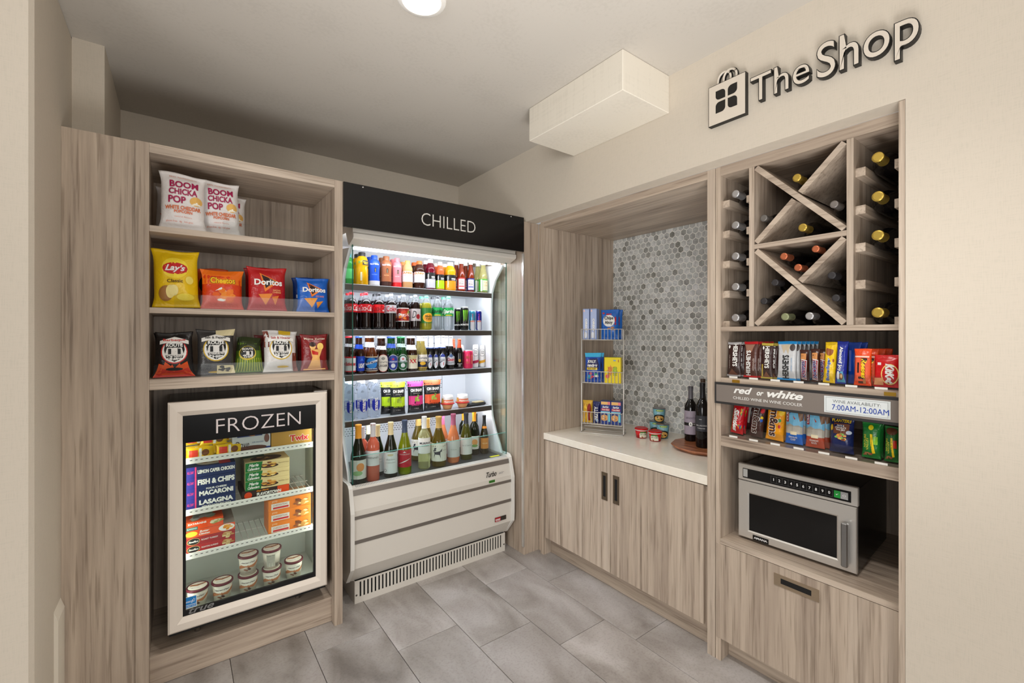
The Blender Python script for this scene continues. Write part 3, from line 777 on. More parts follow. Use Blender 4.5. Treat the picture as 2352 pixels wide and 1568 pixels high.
# header board
hd = thing('header_sign', 'long glossy black header board reading CHILLED above the drinks case', 'sign', (1.39, 2.57, 2.225))
MB().box(.7455, 2.562, 2.2285, 2.034, 2.5785, 2.4795, bev=.001).build('board', mat((10, 10, 12), .22), hd)
x0_, x1_ = onY(968, 512, 2.5615)[0], onY(1092, 512, 2.5615)[0]
mb = MB(); mats = []
decals([('t', 'CHILLED', .5, .5, 1, 1, (205, 203, 196), 't')], lambda u, v, l: (x0_ + u * (x1_ - x0_), 2.5618 - l, 2.306 + v * .078), mb, mats); mb.build('lettering', mats, hd)
for x in (onY(834, 430, 2.5615)[0], onY(1174, 497, 2.5615)[0]):
    MB().lathe([(.005, 0), (.0045, .002), (1e-4, .003)], seg=12, close=False, mtx=Matrix.Rotation(PI / 2, 4, 'X'), c=(x, 2.5618, 2.468)).build('screw', m_chrome, hd)
# strips that flank the case
ps = thing('wood_post', 'slim greyed wood post between the drinks case and the counter niche', 'post', (2.11, 2.9, 0))
MB().box(2.046, 2.577, 0, 2.1605, 3.40, 2.456).box(2.1605, 2.577, 0, 2.186, 3.40, 2.456).build('post_panel', WZ, ps)
MB().box(2.188, 2.5255, 0, 2.30, 2.5765, 2.456).build('return_strip', WZ, ps)
MB().box(2.036, 2.572, .06, 2.0455, 2.592, 2.22).build('metal_edge', m_steel, ps)

# ================================================================ COUNTER NICHE
nic = thing('niche_surround', 'wood lining of the counter niche with side panel and top', 'panelling', (2.55, 1.85, 0))
MB().box(XB, 2.4905, 0, 2.95, 2.525, 2.456).build('side_panel', WZ, nic)
MB().box(XB, 1.2215, 2.412, 2.95, 2.49, 2.456).build('top_panel', WY, nic)
MB().box(XB, 1.180, 0, 2.95, 1.221, 2.456).build('partition_panel', WZ, nic)
base = thing('base_cabinet', 'two door greyed wood base cabinet under the white counter', 'cabinet', (2.55, 1.85, 0))
MB().box(2.235, 1.2225, .0, 2.25, 2.489, .125).build('toe_kick', wood('y'), base)
MB().box(2.186, 1.2225, .125, 2.93, 2.489, .84).build('carcass', WZ, base)
def recess_handle(parent, yc, zc, wy, hz, xf, fr=.012):
    y0, y1, z0, z1 = yc - wy / 2, yc + wy / 2, zc - hz / 2, zc + hz / 2
    mb = MB()
    mb.box(xf - .003, y0, z0, xf + .001, y1, z0 + fr).box(xf - .003, y0, z1 - fr, xf + .001, y1, z1).box(xf - .003, y0, z0 + fr, xf + .001, y0 + fr, z1 - fr).box(xf - .003, y1 - fr, z0 + fr, xf + .001, y1, z1 - fr)
    h = mb.build('recessed_pull', mat((120, 106, 90), .38, .7), parent)
    MB().box(xf - .0008, y0 + fr, z0 + fr, xf - .0002, y1 - fr, z1 - fr).build('pull_cavity', m_blackmatte, h) if h.parent.parent is None else None
    return h
for (ya, yb, hy) in ((1.863, 2.475, 1.905), (1.243, 1.859, 1.812)):
    d = MB().box(XB + .001, ya, .134, XB + .022, yb, .848, bev=.001).build('door', WZ, base)
    y0, y1, z0, z1 = hy - .024, hy + .024, .578, .752
    fr = .013; mb = MB(); xf = XB + .001
    mb.box(xf - .003, y0, z0, xf, y1, z0 + fr * 1.6).box(xf - .003, y0, z1 - fr * 1.6, xf, y1, z1).box(xf - .003, y0, z0 + fr * 1.61, xf, y0 + fr, z1 - fr * 1.61).box(xf - .003, y1 - fr, z0 + fr * 1.61, xf, y1, z1 - fr * 1.61)
    mb.build('recessed_pull', mat((112, 98, 82), .38, .7), d)
    MB().box(xf - .0009, y0 + fr, z0 + fr, xf - .0003, y1 - fr, z1 - fr).build('pull_cavity', m_blackmatte, d)
def stone():
    k = NT('white_quartz'); tc = k.n('ShaderNodeTexCoord'); n = k.n('ShaderNodeTexNoise', i_Scale=30.0, i_Detail=4.0); k.l(tc.outputs['Object'], n.inputs['Vector'])
    r = k.ramp(n.outputs[0], [(.3, (238, 231, 216)), (.7, (243, 237, 224))]); k.l(r.outputs[0], k.b.inputs['Base Color']); k.b.inputs['Roughness'].default_value = .16
    return k.m
ct = tag(MB().box(XB - .002, 1.222, .853, 2.934, 2.490, .900, bev=.002).build('countertop', stone()), 'off-white quartz countertop in the tiled niche', 'countertop')
# hexagon mosaic
grout = mat((240, 239, 233), .8)
bs = thing('tile_backsplash', 'grey marble hexagon mosaic backsplash behind the counter', 'backsplash', (2.94, 1.85, .9))
MB().box(2.936, 1.2222, .9005, 2.949, 2.4898, 2.4112).build('grout_bed', grout, bs)
def marble(c, sd):
    k = NT('marble_tile'); tc = k.n('ShaderNodeTexCoord'); oi = k.n('ShaderNodeObjectInfo')
    off = k.n('ShaderNodeVectorMath', operation='MULTIPLY_ADD'); k.l(oi.outputs['Random'], off.inputs[0]); off.inputs[1].default_value = (9, 17, 5 + sd)
    k.l(tc.outputs['Object'], off.inputs[2]); n = k.n('ShaderNodeTexNoise', i_Scale=22.0, i_Detail=5.0, i_Distortion=1.5); k.l(off.outputs[0], n.inputs['Vector'])
    dk = tuple(int(x * .86) for x in c); lt = tuple(min(255, int(x * 1.06)) for x in c)
    r = k.ramp(n.outputs[0], [(.35, dk), (.55, c), (.7, lt)]); k.l(r.outputs[0], k.b.inputs['Base Color']); k.b.inputs['Roughness'].default_value = .3
    return k.m
tones = [marble(c, i) for i, c in enumerate([(206, 208, 206), (196, 199, 197), (184, 186, 184), (168, 169, 165), (146, 146, 140), (214, 216, 215)])]
S = .0465 / 2 / .8660 * .88                # hexagon circumradius
def hexv(cy, cz, y0=1.2225, y1=2.4895, z0=.901, z1=2.411):
    out = []; inner = []
    for i in range(6):
        a = PI / 6 + PI / 3 * i
        out.append((min(max(cy + S * math.cos(a), y0), y1), min(max(cz + S * math.sin(a), z0), z1)))
        inner.append((min(max(cy + (S - .0016) * math.cos(a), y0), y1), min(max(cz + (S - .0016) * math.sin(a), z0), z1)))
    V = [(2.936, y, z) for y, z in out] + [(2.9345, y, z) for y, z in out] + [(2.9336, y, z) for y, z in inner]
    F = [(i, (i + 1) % 6, (i + 1) % 6 + 6, i + 6) for i in range(6)] + [(i + 6, (i + 1) % 6 + 6, (i + 1) % 6 + 12, i + 12) for i in range(6)] + [(12, 13, 14, 15, 16, 17)]
    return V, F
hexm = []
for m_ in tones:
    V, F = hexv(0, 0, -9, 9, -9, 9); me = MB().add([(x - 2.936, y, z) for x, y, z in V], F).mesh('tile', m_); hexm.append(me)
rest = MB(); hc = []
row = 0; z = .901 + .012
rh = random.Random(5)
while z < 2.43:
    y = 2.4895 - (.0233 if row % 2 else 0.0)
    while y > 1.20:
        hc.append((y, z, rh.choices(range(6), (26, 24, 20, 12, 8, 14))[0])); y -= .0465
    z += .0465 * .8660; row += 1
full = [h for h in hc if 1.25 < h[0] < 2.462 and .93 < h[1] < 2.385 and h[0] > 1.70]
full.sort(key=lambda h: h[0]); keep = set(id(h) for h in full[:298])
for h in hc:
    if id(h) in keep:
        t = bpy.data.objects.new('tile', hexm[h[2]]); COL.objects.link(t); t.parent = bs; t.location = (2.936 - bs.location.x, h[0] - bs.location.y, h[1] - bs.location.z)
    else:
        V, F = hexv(h[0], h[1])
        if max(v[1] for v in V) - min(v[1] for v in V) > .004 and max(v[2] for v in V) - min(v[2] for v in V) > .004: rest.add(V, F, h[2])
ro = rest.build('mosaic_tile', tones, bs); ro['kind'] = 'stuff'

# ================================================================ WINE AND CANDY UNIT
wu = thing('wine_rack_unit', 'tall wood unit with crossed wine rack above candy shelves and a drawer', 'cabinet', (2.55, .8, 0))
XD = 2.90
MB().box(XB, 1.151, 0.0, XD, 1.1765, 2.456).build('side_panel', WZ, wu)
MB().box(2.067, .4285, 0, XD, .4465, 2.4555).build('end_panel', WZ, wu)
MB().box(XB, .447, 2.409, XD, 1.1505, 2.456).build('top_rail', WY, wu)
MB().box(XD, .447, 0.1, XD + .012, 1.1765, 2.456).build('back_panel', WZ, wu)
MB().box(XB, .9905, 1.6605, 2.78, 1.0135, 2.4085).build('divider', WZ, wu)
MB().box(XB, .6065, 1.6605, 2.78, .6295, 2.4085).build('divider', WZ, wu)
MB().box(XB, .447, 1.638, XD, 1.1505, 1.660).build('shelf', WY, wu)
MB().box(XB, .630, 2.022, 2.78, .990, 2.043).build('shelf', WY, wu)
def brace(ya, za, yb, zb, x0=XB + .001, x1=2.74, t=.0235):
    d = Vector((yb - ya, zb - za)).normalized(); n = Vector((-d.y, d.x)) * t / 2
    return MB().prism([(ya + n.x, za + n.y), (yb + n.x, zb + n.y), (yb - n.x, zb - n.y), (ya - n.x, za - n.y)], 'x', x0, x1).build('cross_brace', WY, wu)
for (zl, zh) in ((2.0435, 2.4085), (1.6605, 2.0215)):
    brace(.982, zh - .008, .638, zl + .008); ym, zm = .81, (zl + zh) / 2
    brace(.982, zl + .008, .81 + .0125, zm - .0125); brace(.81 - .0125, zm + .0125, .638, zh - .008)
PEGZ = [2.288, 2.137, 1.987, 1.839, 1.689]
for z in PEGZ:
    for (ya, yb) in ((1.118, 1.1505), (1.014, 1.036), (.5735, .606), (.447, .484)):
        MB().box(2.184, ya, max(z - .034, 1.6605), 2.70, yb, z).build('peg_rail', WZ if False else wood('x'), wu)
MB().box(XB, .447, 1.386, XD, 1.1505, 1.409).build('shelf', WY, wu)
MB().box(XB, .447, 1.071, XD, 1.1505, 1.120).build('shelf', WY, wu)
MB().box(XB - .004, .447, .586, XD, 1.1505, .610).build('shelf', WY, wu)
dd = MB().box(XB - .002, .447, .112, XB + .020, 1.1745, .583, bev=.001).build('drawer_front', WZ, wu)
y0, y1, z0, z1 = .725, .902, .495, .547; xf = XB - .002; mb = MB()
mb.box(xf - .003, y0, z0, xf, y1, z0 + .014).box(xf - .003, y0, z1 - .014, xf, y1, z1).box(xf - .003, y0, z0 + .0141, xf, y0 + .028, z1 - .0141).box(xf - .003, y1 - .028, z0 + .0141, xf, y1, z1 - .0141)
mb.build('recessed_pull', mat((160, 142, 120), .38, .6), dd)
MB().box(xf - .0009, y0 + .027, z0 + .013, xf - .0003, y1 - .027, z1 - .013).build('pull_cavity', m_blackmatte, dd)
MB().box(2.24, .447, 0, 2.255, 1.1505, .112).build('toe_kick', WY, wu)
MB().box(2.19, .447, .112, XD, 1.1505, .14).build('drawer_floor', WY, wu)
for (y, x) in ((1.075, 0), (.492, 0)):
    MB().box(XB - .0025, y - .018, 1.389, XB, y + .018, 1.403).build('brass_hinge', mat((212, 168, 70), .25, 1.0), wu)
# red or white sign
rs = thing('wine_sign', 'black framed sign reading red or white across the candy shelves', 'sign', (2.15, .81, 1.28))
MB().box(2.150, .447, 1.2805, 2.1605, 1.1765, 1.3865, bev=.001).build('frame', mat((46, 45, 46), .35), rs)
MB().box(2.1482, .4472, 1.292, 2.1496, 1.1665, 1.375).build('panel', mat((122, 113, 106), .5), rs)
def on_wallx(X, pl, pr, z0, z1):
    ya, yb = onX(pl, 900, X)[1], onX(pr, 900, X)[1]
    return lambda u, v, l: (X - l, ya + u * (yb - ya), z0 + v * (z1 - z0))
mb = MB(); mats = []
LT = (232, 232, 228)
for s, pl, pr, z0_, z1_, op in (('red', 1685, 1728, 1.340, 1.372, 'Bi'), ('or', 1738, 1754, 1.340, 1.358, 'Bi'), ('white', 1762, 1845, 1.338, 1.372, 'Bi'), ('CHILLED WINE IN WINE COOLER', 1684, 1843, 1.312, 1.325, '')):
    decals([('t', s, .5, .5, 1, 1, LT, op)], on_wallx(2.1478, pl, pr, z0_, z1_), mb, mats)
mb.build('lettering', mats, rs)
bd = MB().box(2.1460, .487, 1.301, 2.1478, .703, 1.369, bev=.0008).build('availability_card', mat((216, 222, 222), .35), rs)
mb = MB(); mats = []
for a in ((.494, .4946, 1.306, 1.364), (.6954, .696, 1.306, 1.364), (.494, .696, 1.306, 1.3066), (.494, .696, 1.3634, 1.364)):
    decals([('r', 0, 0, 1, 1, (60, 66, 70))], lambda u, v, l, a=a: (2.1458 - l, a[1] + (a[0] - a[1]) * u, a[2] + (a[3] - a[2]) * v), mb, mats)
decals([('t', 'WINE AVAILABILITY:', .5, .5, 1, 1, (70, 74, 78), 't')], on_wallx(2.1456, 1913, 2023, 1.344, 1.356), mb, mats)
decals([('t', '7:00AM-12:00AM', .5, .5, 1, 1, (20, 60, 160), '')], on_wallx(2.1456, 1911, 2042, 1.315, 1.337), mb, mats)
mb.build('writing', mats, rs)
# acrylic trays in front of the candy
for (z, h_, lab) in ((1.409, .052, 'clear acrylic tray fence with price tags below the chocolate bars'), (1.120, .052, 'clear acrylic tray fence with price tags below the candy pouches')):
    t = thing('candy_tray_fence', lab, 'shelf guard', (2.17, .8, z), group='acrylic candy tray fences')
    MB().box(2.166, .4475, z + .0005, 2.169, 1.150, z + h_).box(2.169, .4475, z + .0005, 2.26, 1.150, z + .0025).build('clear_panel', glass('acrylic2', (.95, .95, .95), .05), t)
    for i in range(7):
        y = 1.09 - i * .095; MB().box(2.1652, y - .02, z + .001, 2.1657, y + .02, z + .010).build('price_tag', mat((225, 222, 214), .5), t)

# ================================================================ MICROWAVE
th = math.atan2(-.999, .0436)
mw = thing('microwave_oven', 'stainless steel microwave oven with black keypad strip and boxy handle', 'microwave', (2.241, 1.104, .610), th)
D_ = .52
MB().box(.006, .022, .012, .480, D_, .362, bev=.002).build('body', m_black, mw, world=False)
mb = MB().box(0, 0, .294, .486, .022, .374, bev=.003)
cpn = mb.build('control_strip', m_steel, mw, world=False)
MB().box(.023, -.0012, .306, .462, .0002, .353, bev=.0005).build('keypad', mat((14, 14, 16), .2), cpn, world=False)
mb = MB(); mats = []
fmk = lambda u, v, l: (u, -.0014 - l, v)
it = [('r', .026, .312, .046, .350, (168, 168, 166)), ('r', .402, .3145, .4245, .3445, (30, 150, 60)), ('r', .4255, .3145, .452, .3445, (160, 160, 160))]
mb2 = MB(); decals([it[0], it[1], it[2]], fmk, mb2, mats)
for i in range(11):
    u = .1515 + i * .02455
    if i < 10: decals([('t', str((i + 1) % 10), u + .012, .3295, (.0028 if i == 0 else .0075), .0125, (230, 230, 230), 'b')], fmk, mb2, mats)
    decals([('r', u - .0003, .3145, u + .0003, .3445, (110, 110, 112))], fmk, mb2, mats)
decals([('r', .1515, .3142, .397, .3148, (110, 110, 112)), ('r', .1515, .3442, .397, .3448, (110, 110, 112)), ('p', [(.4075, .330), (.4115, .3255), (.4195, .3345), (.4115, .3285)], (240, 240, 240)), ('e', .4385, .3295, .0062, .0048, (235, 235, 235)), ('e', .4385, .3295, .0045, .0033, (160, 160, 160))], fmk, mb2, mats, base=.001)
mb2.build('key_print', mats, cpn, world=False)
mb = MB(); y0 = 0
o_ = (0, .481, .012, .290); i_ = (.051, .411, .052, .233)
def ring(mb, a, b, ya, yb): frame_ring(mb, a, b, ya, yb)
a2 = (.003, .478, .015, .287)
ring(mb, o_, o_, .022, .004); ring(mb, o_, a2, .004, 0); ring(mb, a2, (i_[0] - .006, i_[1] + .006, i_[2] - .006, i_[3] + .006), 0, 0); ring(mb, (i_[0] - .006, i_[1] + .006, i_[2] - .006, i_[3] + .006), i_, 0, .004); ring(mb, i_, o_, .022, .022); ring(mb, i_, i_, .004, .022)
mdoor = mb.build('door', m_steel, mw, world=False)
MB().box(i_[0], .006, i_[2], i_[1], .008, i_[3]).build('window', mat((8, 8, 9), .12), mdoor, world=False)
MB().box(.434, -.036, .040, .458, -.014, .224, bev=.004).box(.438, -.014, .185, .454, 0, .215).box(.438, -.014, .048, .454, 0, .078).build('handle', mat((150, 150, 150), .3, .9), mdoor, world=False)
MB().box(.070, -.0015, .015, .141, 0, .038).build('badge', m_black, mdoor, world=False)
mb = MB(); mats = []
decals([('t', 'AMANA', .5, .5, .86, .42, (225, 225, 225), 'B')], lambda u, v, l: (.070 + u * .071, -.0017 - l, .015 + v * .023), mb, mats); mb.build('badge_lettering', mats, mdoor, world=False)
for x, y in ((.04, .05), (.44, .05), (.04, .45), (.44, .45)): MB().lathe([(.012, 0.0003), (.012, .0118)], c=(x, y, 0), seg=10).build('foot', m_blackmatte, mw, world=False)

# ================================================================ GOODS: measured spans on the shelf planes
def spanA(pl, pr, pt, Y, z0, rnd_=False):
    yb = HYP; a, b = onY(pl, yb, Y), onY(pr, yb, Y); pc = (pl + pr) / 2; d = ray(pc, yb)
    k = d[1] / math.hypot(d[0], d[1]) if rnd_ else 1.0
    return (a[0] + b[0]) / 2, (b[0] - a[0]) * k, onY(pc, pt, Y)[2] - z0
def spanB(pl, pr, pt, X, z0, rnd_=False):
    a, b = onX(pl, HYP, X), onX(pr, HYP, X); pc = (pl + pr) / 2; d = ray(pc, HYP)
    k = d[0] / math.hypot(d[0], d[1]) if rnd_ else 1.0
    return (a[1] + b[1]) / 2, (a[1] - b[1]) * k, onX(pc, pt, X)[2] - z0
R, W, YE, BL, GR, OR, BK = (196, 24, 32), (238, 238, 234), (246, 208, 20), (20, 70, 170), (40, 130, 60), (238, 110, 20), (14, 14, 16)
CHIP = [(226, 176, 84), (206, 140, 58), (240, 200, 120)]; MEAT = [(120, 66, 38), (190, 120, 60), (226, 176, 110), (92, 48, 26)]

# ---------------------------------------------------------------- snack cabinet bags
def bagA(pl, pr, pt, z0, c, label, art, Y=2.64, d=.055, name='chip_bag', cat='chip bag', group=None, tilt=-.08, dx=0, w=None, h=None, taper=(1, 1), roll=0, rotz=0, seed=0, sealcol=None, rough=.3):
    x, w_, h_ = spanA(pl, pr, pt, Y, z0); ww = (w or w_) * max(taper) / 2 + .004; x = min(max(x + dx, -.0975 + ww), .6985 - ww); dx = 0
    return pouch(name, label, cat, (x + dx, Y, z0 + .001), w or w_, h or h_, d, foil(c, rough), art, tilt=tilt, taper=taper, roll=roll, rotz=rotz, seed=seed, group=group, sealcol=sealcol, pinch=.11, dip=.02)
PW = (226, 222, 220); MG = (158, 18, 74); PO = (214, 108, 58)
pop = [('t', 'BOOM', .52, .78, .66, .125, MG, 'B'), ('t', 'CHICKA', .50, .645, .66, .11, MG, 'B'), ('t', 'POP', .36, .50, .40, .125, MG, 'B'), ('e', .80, .50, .15, .085, (226, 178, 96)), ('f', .80, .45, .12, .05, [(244, 236, 214), (250, 244, 228)], 7),
       ('t', 'WHITE CHEDDAR', .50, .355, .82, .07, PO, 'B'), ('t', 'POPCORN', .50, .285, .42, .05, PO, 'B'), ('t', 'REAL INGREDIENTS', .5, .91, .6, .025, PO, ''), ('t', 'natural flavors', .5, .20, .4, .022, (226, 150, 130), ''), ('t', 'gluten free   6g   non gmo', .42, .12, .6, .035, (226, 140, 120), '')]
g_pop = 'white cheddar popcorn bags on the top shelf'
bagA(366, 473, 405, 2.114, PW, 'white popcorn bag with magenta lettering standing in front of another bag', pop, Y=2.625, name='popcorn_bag', cat='popcorn bag', group=g_pop, d=.07, w=.185, h=.265, tilt=-.06, rough=.5)
bagA(462, 554, 418, 2.114, PW, 'white popcorn bag with magenta lettering beside the empty half of its shelf', pop, Y=2.665, name='popcorn_bag', cat='popcorn bag', group=g_pop, d=.07, w=.175, h=.265, tilt=-.05, roll=-.04, rough=.5, seed=3)
bagA(350, 440, 440, 2.114, PW, 'white popcorn bag half hidden behind against the cabinet side', pop, Y=2.80, name='popcorn_bag', cat='popcorn bag', group=g_pop, d=.07, w=.18, h=.235, dx=.012, roll=.04, rough=.5, seed=4)
bagA(480, 566, 450, 2.114, PW, 'white popcorn bag mostly hidden behind the one facing forward', pop, Y=2.78, name='popcorn_bag', cat='popcorn bag', group=g_pop, d=.07, w=.17, h=.24, rough=.5, seed=5)
z = 1.744
bagA(343, 457, 588, z, (240, 200, 10), 'large yellow potato chip bag with red ribbon logo', [
    ('e', .48, .67, .30, .185, (250, 222, 60)), ('e', .48, .66, .285, .105, (200, 24, 30)), ('r', .22, .60, .74, .71, (200, 24, 30)), ('t', "Lay's", .48, .655, .46, .14, W, 'Bi'), ('t', 'Classic', .47, .44, .36, .06, (90, 60, 10), 'b'),
    ('e', .26, .23, .16, .13, (160, 110, 50)), ('e', .36, .26, .10, .11, (240, 222, 140)), ('e', .44, .28, .10, .09, (244, 228, 150)), ('e', .80, .46, .09, .07, (248, 228, 110)), ('e', .70, .17, .20, .06, (250, 224, 70))], Y=2.655, d=.075, h=.275, tilt=-.10, roll=-.02)
bagA(459, 561, 622, z, (214, 62, 18), 'orange red cheese snack bag with black outlined yellow logo', [
    ('r', 0, .62, 1, 1, (236, 112, 14)), ('t', 'Cheetos', .50, .72, .64, .17, BK, 'O'), ('t', 'Cheetos', .50, .72, .62, .155, (250, 200, 20), 'B'), ('f', .50, .33, .34, .20, [(236, 120, 24), (228, 96, 18), (240, 140, 40)], 14), ('e', .48, .22, .12, .035, W), ('e', .68, .34, .07, .03, W), ('p', [(.30, .44), (.46, .54), (.60, .44), (.46, .50)], W)], Y=2.65, d=.06, tilt=-.1)
bagA(449, 500, 640, z, (200, 70, 16), 'second orange cheese snack bag behind the front one', [('e', .3, .6, .2, .2, BK)], Y=2.77, d=.055, w=.15, h=.215, dx=.02)
DN = lambda c2: [('p', [(.28, .86), (.80, .66), (.42, .42)], (226, 120, 40)), ('p', [(.33, .82), (.72, .665), (.44, .50)], (40, 16, 20)), ('t', 'Doritos', .52, .64, .76, .14, W, 'B')] + c2
bagA(566, 660, 615, z, (178, 22, 26), 'red tortilla chip bag with white logo and black triangle', DN([('t', 'NACHO', .74, .46, .22, .035, (240, 180, 120), 'b'), ('t', 'CHEESE', .74, .41, .24, .035, (240, 180, 120), 'b'), ('p', [(.24, .36), (.62, .38), (.44, .12)], (222, 130, 44)), ('p', [(.60, .30), (.80, .34), (.70, .12)], (214, 118, 40))]), Y=2.65, d=.06, tilt=-.08)
bagA(560, 640, 620, z, (150, 18, 22), 'second red tortilla chip bag peeking out behind', [('t', 'D', .16, .62, .16, .14, W, 'B')], Y=2.74, d=.055, h=.235)
bagA(682, 759, 640, z, (16, 92, 186), 'blue tortilla chip bag with white logo', DN([('t', 'COOL RANCH', .70, .45, .28, .05, (230, 140, 120), 'b'), ('p', [(.18, .38), (.62, .40), (.44, .12)], (226, 150, 54)), ('p', [(.58, .28), (.82, .32), (.62, .10)], (214, 134, 46))]), Y=2.655, d=.055, tilt=-.08)
bagA(670, 735, 642, z, (12, 60, 140), 'second blue tortilla chip bag tucked behind', [('r', .1, .4, .2, .5, W)], Y=2.75, d=.05, h=.20)
z = 1.419
def route(c_ring, c_rib, title, extra, pre=()):
    return list(pre) + [('e', .5, .56, .36, .27, c_ring), ('e', .5, .56, .33, .245, W), ('p', [(.24, .74), (.76, .74), (.78, .60), (.72, .42), (.5, .33), (.28, .42), (.22, .60)], BK),
        ('p', [(.30, .645), (.70, .645), (.75, .50), (.70, .44), (.30, .44), (.25, .50)], (226, 224, 220)), ('t', 'ROUTE', .5, .70, .46, .075, W, 'B'), ('t', '11', .5, .56, .34, .12, BK, 'B'), ('t', 'POTATO', .5, .465, .44, .028, BK, ''), ('t', 'CHIPS', .5, .395, .40, .055, W, 'B'),
        ('p', [(.10, .80), (.5, .90), (.90, .80), (.90, .72), (.5, .82), (.10, .72)], (232, 230, 224)), ('t', title, .5, .815, .62, .07, c_rib, 'b')] + extra
fl_ = [('p', [(.02, .0), (.10, .30), (.18, .14), (.26, .34), (.34, .12), (.44, .28), (.54, .12), (.64, .30), (.72, .12), (.84, .34), (.90, .14), (.98, .0)], (224, 84, 24)), ('p', [(.04, .0), (.14, .20), (.24, .08), (.34, .20), (.5, .06), (.62, .20), (.74, .06), (.86, .20), (.96, .0)], (200, 44, 20)), ('e', .5, .17, .22, .035, BK)]
bagA(342, 440, 764, z, (22, 18, 18), 'black kettle chip bag with orange flames and red shield', route((200, 34, 30), (200, 50, 40), 'Barbeque', fl_), Y=2.64, d=.06, tilt=-.08, taper=(1.06, .92), seed=2)
bagA(449, 541, 758, z, (60, 58, 58), 'black and cream kettle chip bag with yellow shield', route((206, 170, 40), BK, 'Salt & Pepper', [('r', .52, .02, 1, .20, (226, 214, 170)), ('e', .22, .15, .16, .07, (40, 40, 42)), ('f', .76, .12, .2, .08, [BK, (60, 60, 60)], 10), ('e', .5, .06, .2, .02, (206, 170, 40))], [('r', .5, .86, 1, 1, (226, 214, 170))]), Y=2.655, d=.06, tilt=-.10, seed=4)
bagA(537, 607, 776, z, (96, 132, 40), 'green striped kettle chip bag slumped between two others', [('r', 0, .62, 1, 1, (52, 62, 34))] + [('r', .06 + .085 * i, .04, .09 + .085 * i, .40, (186, 196, 70)) for i in range(11)] + [('e', .42, .54, .33, .2, (206, 186, 60)), ('e', .42, .56, .29, .17, BK), ('p', [(.24, .60), (.62, .60), (.62, .46), (.24, .46)], (226, 224, 220)), ('t', 'ROUTE', .42, .655, .42, .06, W, 'B'), ('t', '11', .42, .54, .26, .09, BK, 'B'), ('t', 'CHIPS', .44, .43, .32, .05, W, 'B')], Y=2.70, d=.055, tilt=-.12, taper=(1.1, .82), seed=6)
bagA(603, 684, 761, z, (216, 214, 212), 'silver and brown kettle chip bag with yellow shield', route((206, 170, 40), (170, 30, 40), 'Salt & Vinegar', [('r', .86, .0, 1, .45, (120, 54, 38)), ('e', .55, .12, .18, .025, (206, 170, 40))], [('r', 0, .60, .14, .98, (120, 54, 38)), ('r', .45, .9, .8, 1, (206, 170, 40))]), Y=2.65, d=.065, tilt=-.1, seed=8)
bagA(594, 640, 768, z, (112, 20, 24), 'dark red chip bag edge showing behind the silver one', [], Y=2.76, d=.05, w=.14, h=.20)
zuma = [('t', 'Mama Zumas', .5, .88, .80, .06, (226, 208, 190), 'b'), ('e', .40, .66, .12, .09, (240, 190, 120)), ('e', .40, .72, .13, .07, (50, 22, 18)), ('e', .70, .66, .13, .10, (246, 206, 110)), ('p', [(.30, .58), (.78, .58), (.66, .36), (.74, .06), (.24, .06), (.38, .36)], (236, 178, 100)), ('p', [(.34, .56), (.62, .50), (.60, .42), (.38, .44)], (196, 40, 30)), ('r', .1, .02, .9, .05, (236, 178, 100))]
bagA(689, 754, 769, z, (130, 20, 24), 'dark red chip bag with painted figures', zuma, Y=2.66, d=.055, tilt=-.07, seed=9)
bagA(684, 748, 764, z, (120, 16, 22), 'dark red chip bag behind the one with painted figures', [], Y=2.77, d=.05, h=.19)
bagA(340, 430, 758, z, (20, 18, 18), 'black chip bag behind the flame decorated one', [], Y=2.78, d=.05, h=.21, dx=.02)

# ---------------------------------------------------------------- freezer goods
FY = 2.716
def cartonA(pl, pr, ztop, zbot, c, label, front=(), top=(), side=(), Y=FY, d=.22, name='frozen_meal_box', cat='frozen food box', group=None, rotz=0):
    a, b = onY(pl, HYP, Y)[0], onY(pr, HYP, Y)[0]
    return carton(name, label, cat, ((a + b) / 2, Y, zbot), b - a, d, ztop - zbot, c, front, top, side, rotz=rotz, group=group)
zs = {1: 1.0035, 2: .7525, 3: .5385, 0: .2625}
NV = (26, 44, 92); PK = (236, 70, 120)
x_ = zs[2]
st = (onY(541, 1059, FY)[2] - x_) / 4
for i, (tl, c2, lab) in enumerate([('LASAGNA', 'WITH BOLOGNESE MEAT SAUCE', 'navy frozen lasagna box at the bottom of its stack'), ('MACARONI', 'FOUR CHEESE', 'navy frozen macaroni box with the lasagna box under it'), ('FISH & CHIPS', None, 'navy frozen fish and chips box under the lemon chicken'), ('LEMON CAPER CHICKEN', None, 'navy frozen lemon caper chicken box on top of its stack')]):
    fr = [('r', 0, 0, .16, 1, (52, 50, 140)), ('r', .165, 0, .195, 1, PK), ('t', 'ALL DAY', .08, .52, .13, .24, PK, 'b')]
    hh = .52 if c2 is None else .46
    fr += [('t', tl, .60, .5 if c2 is None else (.42 if i == 1 else .58), .70 if len(tl) < 12 else .76, hh if len(tl) < 14 else .36, W, 'O')]
    if c2: fr += [('t', c2, .60, .83 if i == 1 else .18, .42 if i == 1 else .60, .17, W, 'B')]
    tp = [('e', .5, .35, .3, .25, (216, 206, 190)), ('r', .66, .02, .9, .4, (206, 36, 60)), ('f', .5, .35, .2, .16, [(230, 224, 200), (190, 150, 90)], 8)] if i == 3 else ()
    cartonA(428, 541, x_ + st * (i + 1) - .0006, x_ + st * i, NV, lab, fr, tp, group='navy frozen meal boxes')
fb = (onY(665, 1049, FY)[2] - x_); fs = fb * .235
cartonA(556.5, 664, x_ + fs - .0006, x_, (48, 28, 24), 'black and orange frozen meal box under the green and cream ones', [('r', .74, 0, 1, 1, (222, 74, 24)), ('e', .12, .45, .08, .4, (220, 70, 24)), ('t', 'FLAVORTOWN', .56, .40, .52, .40, W, 'O'), ('t', 'Guy Fieris', .42, .80, .26, .22, (240, 150, 20), 'Bi')])
